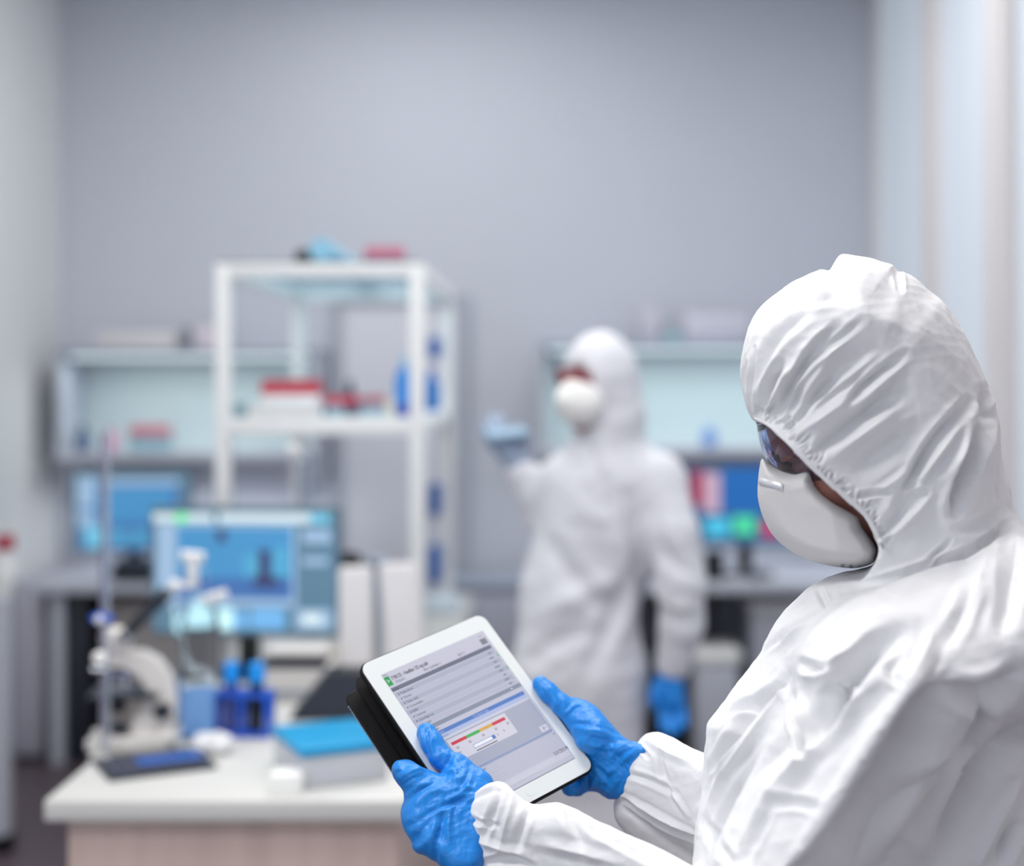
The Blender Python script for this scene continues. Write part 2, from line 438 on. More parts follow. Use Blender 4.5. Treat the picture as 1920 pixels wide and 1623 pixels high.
# papers and cushion-like packs
mon = at(462, 1275, desk_Y(1270))
t = thing('paper_stack', 'stack of loose white papers under the bench monitor', 'papers', (mon.x + 0.14, 4.12, 0.75), 0.05)
for k in range(6):
    simple('sheet', M_paper, t, BX((-0.01 + 0.006 * (k % 3), 0.0 + .004 * k, 0.004 * k), (0.2 + 0.006 * (k % 2), 0.24, 0.004 * k + 0.0035), bev=0.0))
cr = at(655, 1285, desk_Y(1285))
b = MB(); b.box((-0.05, -0.03, 0), (0.05, 0.03, 0.115), bev=0.022, seg=4)
for v in b.bm.verts: v.co += Vector((0.01 * math.sin(v.co.z * 60), 0.004 * math.sin(v.co.x * 90), 0))
o = b.build('pouch', mat('cream_pouch', (232, 230, 214), 0.5)); o.location = (cr.x, cr.y, 0.75)
tag(o, 'cream coloured soft pouch standing left of the white paper bags', 'pouch')

# monitor on the bench
M_scr = {}
def screen_mat(name, rgb, e):
    return mat(name, rgb, 0.3, emit=e * 0.66)
def monitor(name_label, loc, rz, w, h, z0, items, cat='monitor', tilt=0.0, base=True, bezel=M_black):
    t = thing('monitor', name_label, cat, loc, rz)
    R = Matrix.Translation((0, 0, z0)) @ Matrix.Rotation(tilt, 4, 'X')
    b = MB(); b.box((-w / 2 - 0.008, 0.002, -0.008), (w / 2 + 0.008, 0.035, h + 0.008), bev=0.004, M=R)
    b.build('casing', bezel, t)
    b = MB(); mats = []
    for k, (x0, z0_, x1, z1, m) in enumerate(items):
        if m not in mats: mats.append(m)
        d = -0.0003 * k
        b.box((-w / 2 + x0 * w, d - 0.0012, z0_ * h), (-w / 2 + x1 * w, 0.003, z1 * h), mi=mats.index(m), M=R)
    b.build('screen', mats, t, smooth=False)
    if base:
        simple('stand', M_black, t, BX((-0.03, 0.04, 0.01), (0.03, 0.06, z0 + h * 0.4), bev=0.004))
        simple('stand_base', M_black, t, BX((-0.12, -0.04, 0.0), (0.12, 0.12, 0.012), bev=0.004))
    return t
E = 1.0
s_grey = screen_mat('screen_grey', (92, 126, 148), 0.55)
s_blue = screen_mat('screen_blue', (66, 136, 184), 0.75)
s_blued = screen_mat('screen_deep_blue', (64, 106, 164), 0.7)
s_cyan = screen_mat('screen_cyan', (78, 156, 192), 0.75)
s_pale = screen_mat('screen_pale', (206, 222, 226), 0.75)
s_lav = screen_mat('screen_lavender', (150, 178, 205), 0.7)
s_green = screen_mat('screen_green', (120, 222, 160), 0.9)
s_mint = screen_mat('screen_mint', (196, 236, 238), 0.9)
s_dk = screen_mat('screen_plum', (56, 56, 96), 0.6)
s_aq = screen_mat('screen_aqua', (110, 188, 214), 0.8)
s_lb = screen_mat('screen_light_blue', (110, 172, 220), 0.75)
mon = at(462, 1275, desk_Y(1270))
items = [(0, 0, 1, 1, s_grey), (0.02, 0.22, 0.78, 0.88, s_lav), (0.13, 0.28, 0.76, 0.86, s_blue), (0.13, 0.28, 0.76, 0.45, s_blued),
         (0.0, 0.9, 0.33, 0.965, s_pale), (0.12, 0.89, 0.19, 0.97, s_green), (0.36, 0.9, 0.86, 0.97, s_pale), (0.86, 0.9, 0.96, 0.97, s_aq),
         (0.35, 0.74, 0.40, 0.84, s_dk), (0.58, 0.44, 0.64, 0.68, s_dk), (0.55, 0.38, 0.69, 0.46, s_dk), (0.5, 0.46, 0.58, 0.64, s_cyan), (0.66, 0.46, 0.74, 0.7, s_cyan),
         (0.82, 0.74, 0.97, 0.84, s_lav), (0.82, 0.56, 0.95, 0.62, s_lav),
         (0.12, 0.02, 0.2, 0.2, s_mint), (0.22, 0.02, 0.34, 0.2, s_mint), (0.36, 0.03, 0.44, 0.2, s_mint), (0.44, 0.04, 0.52, 0.18, s_lb), (0.54, 0.04, 0.72, 0.2, s_lb), (0.78, 0.04, 0.98, 0.2, s_lav), (0.82, 0.08, 0.92, 0.17, s_pale)]
monitor('wide monitor standing on the long white bench, blue picture', (mon.x, 4.26, 0.75), math.radians(-5), 0.535, 0.352, 0.132, items, bezel=mat('grey_bezel', (80, 98, 110), 0.4))

# white paper bags and black lid
for k, (px, py0, w, lab) in enumerate([(666, 1062, 0.09, 'white folded paper bag beside the bench monitor'), (746, 1056, 0.105, 'white folded paper bag, right one, nearest the rack post')]):
    p = at(px, py0, 4.12)
    b = MB(); b.box((-w / 2, -0.035, 0), (w / 2, 0.035, p.z - 0.75), bev=0.012, seg=3)
    for v in b.bm.verts:
        zz = v.co.z / (p.z - 0.75)
        v.co.x += (0.03 if k else 0.005) * (1 - zz); v.co.y *= (1 - 0.55 * zz * zz)
    o = b.build('paper_bag', mat('bag_paper', (232, 230, 232), 0.7, var=0.03), None); o.location = (p.x, p.y, 0.75)
    if k: o.rotation_euler.z = 0.15
    tag(o, lab, 'bag', 'white paper bags on the bench')
bx_ = at(655, 1050, 4.32)
t = thing('camera_mount', 'black rounded mount on a thin post behind the paper bags', 'mount', (bx_.x, bx_.y, 0.75))
simple('mount_head', M_black, t, BALL((0, 0, bx_.z - 0.75), 0.035, (1.1, 0.9, 0.7)))
simple('post', M_black, t, CYL((0, 0, 0), (0, 0, bx_.z - 0.77), 0.012))
bx_ = at(708, 1052, 4.33)
t = thing('desk_lamp', 'small grey domed lamp behind the paper bags', 'lamp', (bx_.x, bx_.y, 0.75))
simple('lamp_shade', M_greyd, t, BALL((0, 0, bx_.z - 0.75), 0.033, (1.1, 0.9, 0.6)))
simple('post', M_greyd, t, CYL((0, 0, 0), (0, 0, bx_.z - 0.77), 0.01))

# glass column behind the monitor
gc = at(572, 950, 4.34)
t = thing('glass_column', 'clear glass column with a white ball as glint on top behind the bench monitor', 'glassware', (gc.x, 4.36, 0.75))
simple('column', M_glass, t, LATHE([(0.05, 0), (0.05, 0.01), (0.014, 0.03), (0.014, 0.47), (0.026, 0.52), (0.026, 0.6), (0.016, 0.64)]))
simple('top_glint', M_paper, t, BALL((-0.035, -0.01, 0.648), 0.021), CYL((-0.035, -0.01, 0.648), (0.0, 0, 0.62), 0.006))  # white ball put in as the bright glint beside the column

# ------------------------------------------------------------------ tall white rack on the bench
RY0, RY1, RX0, RX1 = 4.42, 5.82, -0.975, -0.355
pw = 0.044
t = thing('shelf_rack', 'tall white square-tube rack with glass shelves standing on the bench', 'rack', ((RX0 + RX1) / 2, RY0, 0.75))
rw = (RX1 - RX0) / 2; rd = RY1 - RY0
for x in (-rw, rw - pw):
    for y in (0, rd - pw):
        simple('post', M_whitem, t, BX((x, y, 0), (x + pw, y + pw, 1.20), bev=0.004))
def rail(z, h, nm='rail'):
    for y in (0, rd - pw): simple(nm, M_whitem, t, BX((-rw + pw, y + 0.002, z - h), (rw - pw, y + pw - 0.002, z), bev=0.003))
    for x in (-rw, rw - pw): simple(nm, M_whitem, t, BX((x + 0.002, pw, z - h), (x + pw - 0.002, rd - pw, z), bev=0.003))
rail(1.20, 0.04)
rail(0.73, 0.038)
simple('glass_shelf', M_glassb, t, BX((-rw + 0.01, 0.01, 1.20), (rw - 0.01, rd - 0.01, 1.206)))
simple('shelf', M_whitem, t, BX((-rw + 0.01, 0.01, 0.73), (rw - 0.01, rd - 0.01, 0.742), bev=0.002))
ZT, ZM = 0.75 + 1.206, 0.75 + 0.742
# things on its top
p = at(572, 470, 4.6)
o = simple('lens_cap', M_black, None, BALL((0, 0, 0.026), 0.034, (1, 1, 0.78)), CYL((0, 0, 0.0), (0, 0, 0.012), 0.03)); o.location = (p.x, 4.6, ZT)
o.name = 'lid'; tag(o, 'small black rounded lid on top of the white rack', 'lid')
b = MB(); b.cyl((-0.665, 4.46, ZT + 0.036), (-0.68, 5.74, ZT + 0.036), 0.036, n=28)
o = b.build('paper_roll', mat('pale_blue_roll', (160, 222, 250), 0.4, trans=0.2)); tag(o, 'long light blue roll lying across the glass top of the rack', 'roll')
p = at(720, 466, 4.6)
t = thing('tube_rack', 'faded red tube holder on top of the white rack', 'rack', (p.x, 4.62, ZT))
simple('base', M_glassb, t, BX((-0.065, -0.03, 0), (0.065, 0.03, 0.025), bev=0.003))
b = MB()
for i in range(5): b.cyl((-0.05 + i * 0.025, 0, 0.02), (-0.05 + i * 0.025, 0, 0.06), 0.011, n=14)
b.build('caps', mat('pink_caps', (222, 120, 146), 0.5), t)
# mid shelf
def red_box(px0, px1, Y, h, hl, label, mcap, body=M_paper):
    a, b_ = at(px0, 700, Y), at(px1, 700, Y)
    w = b_.x - a.x
    t = thing('tube_box', label, 'box', ((a.x + b_.x) / 2, Y, ZM))
    simple('box_body', body, t, BX((-w / 2, 0, 0), (w / 2, 0.09, h), bev=0.003))
    b = MB()
    b.box((-w / 2, 0.0, h), (w / 2, 0.09, h + hl * 0.6), bev=0.003)
    nn = max(3, int(w / 0.026))
    for i in range(nn):
        for j in range(3): b.cyl((-w / 2 + (i + .5) * w / nn, 0.015 + j * 0.03, h + hl * .5), (-w / 2 + (i + .5) * w / nn, 0.015 + j * 0.03, h + hl), 0.0105, n=12)
    b.build('red_caps', mcap, t)
red_box(488, 598, 4.66, 0.068, 0.045, 'box of bright red caps on the left of the white rack', M_red)
red_box(606, 668, 4.66, 0.035, 0.03, 'low box of red caps right of the tall red one', M_red, M_glassb)
red_box(672, 722, 4.70, 0.035, 0.028, 'low box of dull pink caps next to the blue bottles', M_pink, M_glassb)
a = at(535, 800, 4.5)
t = thing('tray', 'shiny white tray at the front edge of the rack shelf', 'tray', (a.x, 4.47, ZM))
simple('tray', M_whitem, t, BX((-0.105, -0.03, 0), (0.105, 0.06, 0.035), bev=0.012, seg=3))
simple('rim', M_whitem, t, BX((-0.11, -0.035, 0.030), (0.11, 0.065, 0.036), bev=0.002))
a = at(656, 745, 4.9)
o = simple('vial', mat('smoky_vial', (70, 78, 104), 0.3), None, LATHE([(0.012, 0), (0.018, 0.004), (0.018, 0.075), (0.010, 0.09), (0.012, 0.11)])); o.location = (a.x, 4.9, ZM)
tag(o, 'small dark vial behind the low red box', 'vial')
a = at(452, 790, 4.6)
o = simple('jar', mat('teal_jar', (110, 146, 160), 0.4), None, LATHE([(0.02, 0), (0.024, 0.004), (0.024, 0.032), (0.018, 0.04)])); o.location = (a.x, 4.6, ZM)
tag(o, 'small grey-teal jar at the left end of the rack shelf', 'jar')
a = at(735, 780, 4.62)
o = simple('jar', mat('cream_jar', (226, 224, 206), 0.5), None, LATHE([(0.018, 0), (0.021, 0.004), (0.021, 0.04), (0.017, 0.05)])); o.location = (a.x, 4.62, ZM)
tag(o, 'small cream jar beside the blue bottle on the rack shelf', 'jar')
def bottle(px, Y, z, h, r, label, m, mcap, group=None, base=None):
    a = at(px, 700, Y)
    t = thing('bottle', label, 'bottle', (a.x, Y, z), group=group)
    simple('bottle_body', m, t, LATHE([(r * .85, 0), (r, 0.005), (r, h * .62), (r * .75, h * .74), (r * .35, h * .82), (r * .33, h * .86)]))
    simple('cap', mcap, t, CYL((0, 0, h * .85), (0, 0, h), r * .42))
    if base: simple('base_band', base, t, CYL((0, 0, 0.004), (0, 0, h * .2), r * 1.02))
    return t
bottle(757, 4.62, ZM, 0.185, 0.028, 'bright blue bottle inside the right post of the rack', mat('bright_blue_bottle', (40, 140, 225), 0.3), M_ltblue, base=mat('indigo', (30, 50, 170), 0.4))
bottle(808, 5.45, ZM, 0.15, 0.034, 'deep blue bottle at the far right of the rack shelf', mat('deep_blue_bottle', (20, 112, 190), 0.3), M_blue, group=None)
a = at(806, 655, 5.62)
o = simple('jar', mat('navy_jar', (34, 84, 150), 0.4), None, LATHE([(0.024, 0), (0.028, 0.004), (0.028, 0.08), (0.02, 0.09)]))
# mounted blue bottle dispensers on the rear right post
for k, (py0, py1, lab) in enumerate([(632, 672, 'topmost small blue dispenser on the rear right post'), (905, 965, 'middle blue dispenser on the rear right post, below the shelf'), (1020, 1092, 'lowest blue dispenser on the rear right post, near the bench')]):
    Y = RY1 - pw - 0.03
    zt, zb = at(0, py0, Y).z, at(0, py1, Y).z
    xx = RX1 - pw - 0.012
    if k == 0:
        o2 = o; o2.data = o2.data.copy()
    b = MB(); b.box((-0.032, -0.05, zb), (0.012, 0.03, zt), bev=0.012, seg=3)
    q = b.build('dispenser', mat('royal_blue', (20, 92, 176), 0.35)); q.location = (xx, Y, 0); tag(q, lab, 'dispenser', 'blue dispensers on the rear rack post')
o.location = (at(770, 700, 5.0).x, 5.0, ZM); tag(o, 'small navy jar behind the bright blue bottle', 'jar')
# pale blue block at the far end of the bench
p = at(845, 1130, 5.75)
o = simple('storage_box', mat('pale_blue_box', (200, 214, 226), 0.5), None, BX((-0.085, -0.1, 0), (0.06, 0.09, 0.055), bev=0.01, seg=3)); o.location = (-0.375, 5.55, 0.75)
tag(o, 'pale blue-white box at the far right corner of the bench', 'box')

# ------------------------------------------------------------------ benches and shelf units along the back wall
def wall_bench(x0, x1, label, legs, mtop=M_grey):
    t = thing('wall_bench', label, 'bench', ((x0 + x1) / 2, 6.2, 0))
    h = (x1 - x0) / 2
    simple('worktop', mtop, t, BX((-h, 0, 0.72), (h, 0.73, 0.765), bev=0.004))
    simple('back_apron', M_grey, t, BX((-h + .02, 0.66, 0.25), (h - .02, 0.68, 0.72)))
    for lx in legs: simple('leg', M_grey, t, BX((lx - x0 - h, 0.04, 0), (lx - x0 - h + 0.05, 0.09, 0.72)))
    for lx in legs: simple('leg', M_grey, t, BX((lx - x0 - h, 0.61, 0), (lx - x0 - h + 0.05, 0.655, 0.72)))
    return t
wall_bench(-2.1, -0.98, 'grey wall bench under the left shelf unit', [-2.06, -1.06])
wall_bench(0.02, 1.46, 'grey wall bench under the right shelf unit', [0.06, 1.38])
def shelf_unit(x0, x1, ztop, zbot, label, under):
    t = thing('shelf_unit', label, 'shelf', ((x0 + x1) / 2, 6.55, 0))
    h = (x1 - x0) / 2
    simple('top_board', M_greyd, t, BX((-h, 0, ztop - 0.03), (h, 0.40, ztop)))
    simple('bottom_shelf', M_grey, t, BX((-h, -0.02, zbot - 0.035), (h, 0.40, zbot)))
    simple('side', M_grey, t, BX((-h, 0.0, zbot), (-h + 0.02, 0.4, ztop - 0.03)))
    simple('side', M_grey, t, BX((h - .02, 0.0, zbot), (h, 0.4, ztop - 0.03)))
    simple('glass_back', M_aqua, t, BX((-h + .02, 0.37, zbot), (h - .02, 0.385, ztop - 0.03)))
    simple('under_box', M_grey, t, BX((-h, 0.12, zbot - 0.135), (h, 0.40, zbot - 0.035)))
    lt = simple('strip_light', mat('under_light', (225, 240, 242), 0.5, emit=0.9), t, BX((-h + .05, 0.05, ztop - 0.045), (h - .05, 0.10, ztop - 0.03)))
    return t
shelf_unit(-2.14, -1.0, 1.745, 1.29, 'wall shelf unit with aqua glass back on the left', True)
shelf_unit(-0.02, 1.46, 1.775, 1.31, 'wall shelf unit with aqua glass back behind the standing person', False)
area_light('shelf_strip_light', (-1.55, 6.62, 1.69), 1.0, 0.04, 1.9, color=(0.85, 1, 1))
area_light('shelf_strip_light', (0.75, 6.62, 1.72), 1.3, 0.04, 3.0, color=(0.85, 1, 1))
area_light('under_shelf_fill', (-1.55, 6.72, 1.14), 1.0, 0.05, 2.2, color=(0.95, 0.98, 1))  # added fill without a fixture, brightens the wall below the shelf units
area_light('under_shelf_fill', (0.72, 6.72, 1.16), 1.3, 0.05, 2.6, color=(0.95, 0.98, 1))
def put(o, x, y, z): o.location = (x, y, z); return o
def on(px, Y): return (px - CX) / F * Y
tag(put(simple('storage_box', mat('beige_box', (206, 202, 204), 0.6), None, BX((-0.19, 0, 0), (0.16, 0.2, 0.075), bev=0.006)), on(262, 6.65), 6.62, 1.745), 'long pale beige box on top of the left shelf unit', 'box')
tag(put(simple('jar', mat('grey_jar', (120, 126, 138), 0.5), None, LATHE([(0.02, 0), (0.022, 0.005), (0.022, 0.07), (0.014, 0.085), (0.015, 0.1)])), on(348, 6.65), 6.68, 1.745), 'small grey jar beside the beige box', 'jar')
tag(put(simple('storage_box', mat('pale_pink_box', (208, 198, 208), 0.6), None, BX((-0.05, 0, 0), (0.06, 0.2, 0.1), bev=0.006)), on(385, 6.65), 6.65, 1.745), 'pale pinkish box on the left shelf unit, right of the grey jar', 'box')
def cap_box(px, w, h, Y, z, label, m1, m2):
    t = thing('tube_box', label, 'box', (on(px, Y), Y, z))
    simple('box_body', m1, t, BX((-w / 2, 0, 0), (w / 2, 0.1, h * .55), bev=0.003))
    simple('caps', m2, t, BX((-w / 2, 0.0, h * .55), (w / 2, 0.1, h), bev=0.006))
cap_box(277, 0.17, 0.115, 6.6, 1.29, 'pale box with dull pink caps on the left wall shelf', M_glassb, M_pink)
bottle(156, 6.6, 1.29, 0.115, 0.034, 'dark slate blue bottle on the left wall shelf', mat('slate_bottle', (76, 96, 130), 0.4), M_dark)
bottle(206, 6.6, 1.29, 0.105, 0.03, 'pink bottle on the left wall shelf', mat('pink_bottle', (196, 120, 160), 0.4), M_pink)
bottle(1195, 6.62, 1.31, 0.11, 0.03, 'grey-green bottle behind the standing person', mat('green_grey_bottle', (100, 140, 152), 0.4), M_greyd)
bottle(1330, 6.62, 1.31, 0.10, 0.034, 'blue-violet bottle on the right wall shelf', mat('violet_bottle', (110, 140, 200), 0.4), M_ltblue)
tag(put(simple('storage_box', mat('lilac_box', (196, 196, 210), 0.6), None, BX((-0.16, 0, 0), (0.13, 0.2, 0.13), bev=0.006)), on(1350, 6.65), 6.65, 1.775), 'lilac-grey box on top of the right shelf unit', 'box')
tag(put(simple('storage_box', mat('lilac_box2', (188, 186, 200), 0.6), None, BX((-0.05, 0, 0), (0.04, 0.2, 0.15), bev=0.006)), on(1222, 6.65), 6.65, 1.775), 'narrow grey box behind the standing head, on the right unit', 'box')
tag(put(simple('jar', mat('aqua_jar', (150, 205, 210), 0.4), None, LATHE([(0.03, 0), (0.034, 0.004), (0.034, 0.03), (0.03, 0.034)])), on(1262, 6.6), 6.6, 1.775), 'low aqua dish on top of the right shelf unit', 'dish')

# left wall-bench monitor
wm = [(0, 0, 1, 1, s_grey), (0.05, 0.0, 0.9, 0.92, s_blued), (0.2, 0.35, 0.85, 0.8, s_blue), (0.03, 0.55, 0.18, 0.95, s_lav), (0.03, 0.3, 0.18, 0.5, s_lav), (0.1, 0.03, 0.3, 0.3, s_aq), (0.33, 0.05, 0.46, 0.26, s_cyan), (0.5, 0.05, 0.63, 0.26, s_cyan), (0.67, 0.05, 0.8, 0.26, s_cyan), (0.2, 0.84, 0.9, 0.92, s_lav)]
monitor('monitor with a blue screen on the left wall bench', (on(248, 6.4), 6.4, 0.765), math.radians(4), 0.49, 0.33, 0.115, wm)
put(tag(simple('storage_box', M_dark, None, BX((-0.1, 0, 0), (0.1, 0.14, 0.09), bev=0.01)), 'low black box below the left monitor', 'box'), on(262, 6.33) + .02, 6.2, 0.765)
s_red = screen_mat('screen_red', (150, 40, 70), 0.7); s_pk = screen_mat('screen_pink', (190, 160, 180), 0.7); s_b2 = screen_mat('screen_azure', (34, 98, 168), 0.7); s_tc = screen_mat('screen_disc_cyan', (70, 180, 210), 0.9); s_dg = screen_mat('screen_disc_green', (70, 200, 150), 0.9); s_dr = screen_mat('screen_disc_red', (190, 60, 100), 0.8); s_sl = screen_mat('screen_slate', (60, 100, 140), 0.6)
wm2 = [(0, 0, 1, 1, s_sl), (0.3, 0.4, 1.0, 1.0, s_b2), (0.03, 0.5, 0.14, 0.95, s_red), (0.14, 0.4, 0.28, 0.92, s_pk), (0.16, 0.1, 0.36, 0.33, s_tc), (0.4, 0.12, 0.58, 0.36, s_dg), (0.64, 0.1, 0.78, 0.3, s_dr)]
monitor('monitor with coloured discs on the right wall bench', (on(1398, 6.4), 6.4, 0.765), math.radians(-4), 0.5, 0.33, 0.14, wm2)
put(tag(simple('speaker', M_black, None, BX((-0.04, -0.04, 0), (0.04, 0.04, 0.12), bev=0.01)), 'small black speaker below the monitor with coloured discs', 'speaker'), on(1338, 6.3), 6.3, 0.765)
put(tag(simple('computer_mouse', M_dark, None, BALL((0, 0, 0.014), 0.03, (1.1, 1.3, 0.7))), 'dark mouse on the right wall bench', 'mouse'), on(1420, 6.27), 6.3, 0.765 + .007)

# under the benches
t = thing('under_bench_cabinet', 'pale beige cabinet under the left wall bench', 'cabinet', (on(250, 6.45), 6.42, 0))
simple('cabinet_body', mat('beige_cabinet', (176, 170, 168), 0.5), t, BX((-0.12, 0, 0.03), (0.6, 0.4, 0.66), bev=0.004))
simple('door', mat('beige_cabinet_door', (184, 178, 176), 0.5), t, BX((-0.11, -0.015, 0.05), (0.235, 0.0, 0.64), bev=0.003))
simple('plinth', M_dark, t, BX((-0.1, 0.03, 0), (0.58, 0.38, 0.03)))
t = thing('kneehole_shade', 'dark panel standing for kneehole shade at the left end of the left wall bench', 'panel', (on(150, 6.3), 6.28, 0))
simple('panel', M_dark, t, BX((-0.05, 0, 0), (0.03, 0.55, 0.71), bev=0.003))  # dark sheet stands for the shade in the kneehole
t = thing('side_cabinet', 'pale grey cabinet against the left wall', 'cabinet', (-2.0, 6.28, 0))
simple('cabinet_body', mat('side_cab', (168, 168, 182), 0.5), t, BX((-0.235, 0, 0.03), (-0.11, 0.62, 0.76), bev=0.003))
simple('plinth', M_dark, t, BX((-0.225, 0.02, 0), (-0.12, 0.6, 0.03)))
t = thing('storage_bin', 'tall white storage bin under the right wall bench', 'bin', (on(1455, 6.4) + .02, 6.36, 0))
simple('bin_body', M_grey, t, BX((-0.13, 0, 0), (0.2, 0.35, 0.62), bev=0.02, seg=3))
simple('bin_lid', M_whitem, t, BX((-0.14, -0.01, 0.62), (0.21, 0.36, 0.66), bev=0.01))
t = thing('storage_bin', 'low white lidded bin left of the tall storage bin', 'bin', (on(1345, 6.3), 6.24, 0))
simple('bin_body', M_grey, t, BX((-0.1, 0, 0), (0.085, 0.24, 0.42), bev=0.02, seg=3))
simple('bin_lid', M_whitem, t, BX((-0.11, -0.01, 0.42), (0.095, 0.25, 0.48), bev=0.015))
t = thing('storage_bin', 'bin coloured dark as the shaded gap under the bench by the standing person', 'bin', (on(1290, 6.5), 6.5, 0))
simple('bin_body', M_dark, t, BX((-0.15, 0.04, 0), (0.12, 0.15, 0.7), bev=0.01))  # near-black colour stands for the shade in the gap
# middle low cabinet between the benches
t = thing('low_cabinet', 'pale lilac low cabinet in front of the back wall door', 'cabinet', (on(920, 6.5), 6.45, 0))
simple('cabinet_body', mat('lilac_cab', (176, 178, 194), 0.5), t, BX((-0.2, 0, 0.0), (0.2, 0.4, 0.70), bev=0.01))
simple('top', M_greyd, t, BX((-0.21, -0.01, 0.70), (0.21, 0.41, 0.73), bev=0.004))
# left edge column with bottle
t = thing('equipment_column', 'rounded grey equipment column at the left edge', 'equipment', (on(-6, 5.1), 5.1, 0))
simple('column', M_grey, t, CYL((0, 0, 0.06), (0, 0, 0.86), 0.05))
simple('foot', M_black, t, CYL((0, 0, 0), (0, 0, 0.06), 0.06))
t = thing('bottle', 'white bottle with a red cap on the grey column', 'bottle', (on(12, 5.1) - .005, 5.1, 0.86))
simple('bottle_body', M_whitem, t, LATHE([(0.024, 0), (0.027, 0.004), (0.027, 0.13), (0.014, 0.16), (0.014, 0.17)]))
simple('cap', mat('dull_red', (170, 60, 76), 0.5), t, CYL((0, 0, 0.168), (0, 0, 0.215), 0.034))

# ------------------------------------------------------------------ soft-body modelling: distance field -> surface
def smin(a, b, k):
    if k <= 0: return np.minimum(a, b)
    h = np.clip(0.5 + 0.5 * (b - a) / k, 0, 1)
    return b + (a - b) * h - k * h * (1 - h)

def chaikin(pts, n=2):
    pts = [np.array(p, float) for p in pts]
    for _ in range(n):
        out = []
        for i in range(len(pts)):
            a, b = pts[i], pts[(i + 1) % len(pts)]
            out += [0.8 * a + 0.2 * b, 0.2 * a + 0.8 * b]
        pts = out
    return np.array(pts)

class Outline:
    """signed distance to a closed outline (reference pixels); used to give a cast form its contour"""
    def __init__(s, pts, step=3.0, smooth=2):
        P = chaikin(pts, smooth)
        s.lo = P.min(0) - 60; s.step = step
        hi = P.max(0) + 60
        gx = np.arange(s.lo[0], hi[0], step); gy = np.arange(s.lo[1], hi[1], step)
        X, Y = np.meshgrid(gx, gy, indexing='ij')
        D = np.full(X.shape, 1e9); ins = np.zeros(X.shape, bool)
        for i in range(len(P)):
            a, b = P[i], P[(i + 1) % len(P)]
            d = b - a; L = d @ d + 1e-9
            t = np.clip(((X - a[0]) * d[0] + (Y - a[1]) * d[1]) / L, 0, 1)
            D = np.minimum(D, (X - a[0] - t * d[0]) ** 2 + (Y - a[1] - t * d[1]) ** 2)
            c = (a[1] > Y) != (b[1] > Y)
            xi = a[0] + (Y - a[1]) / (b[1] - a[1] + 1e-12) * d[0]
            ins ^= c & (X < xi)
        s.D = (np.sqrt(D) * np.where(ins, -1, 1)).astype(np.float32)
    def __call__(s, px, py):
        nx, ny = s.D.shape
        u = np.clip((px - s.lo[0]) / s.step, 0, nx - 1.001); v = np.clip((py - s.lo[1]) / s.step, 0, ny - 1.001)
        i = u.astype(np.int32); j = v.astype(np.int32); fu = u - i; fv = v - j
        D = s.D
        return (D[i, j] * (1 - fu) * (1 - fv) + D[i + 1, j] * fu * (1 - fv) + D[i, j + 1] * (1 - fu) * fv + D[i + 1, j + 1] * fu * fv)

def to_px(X, Y, Z):
    return CX + F * X / Y, CY + F * (CH - Z) / Y

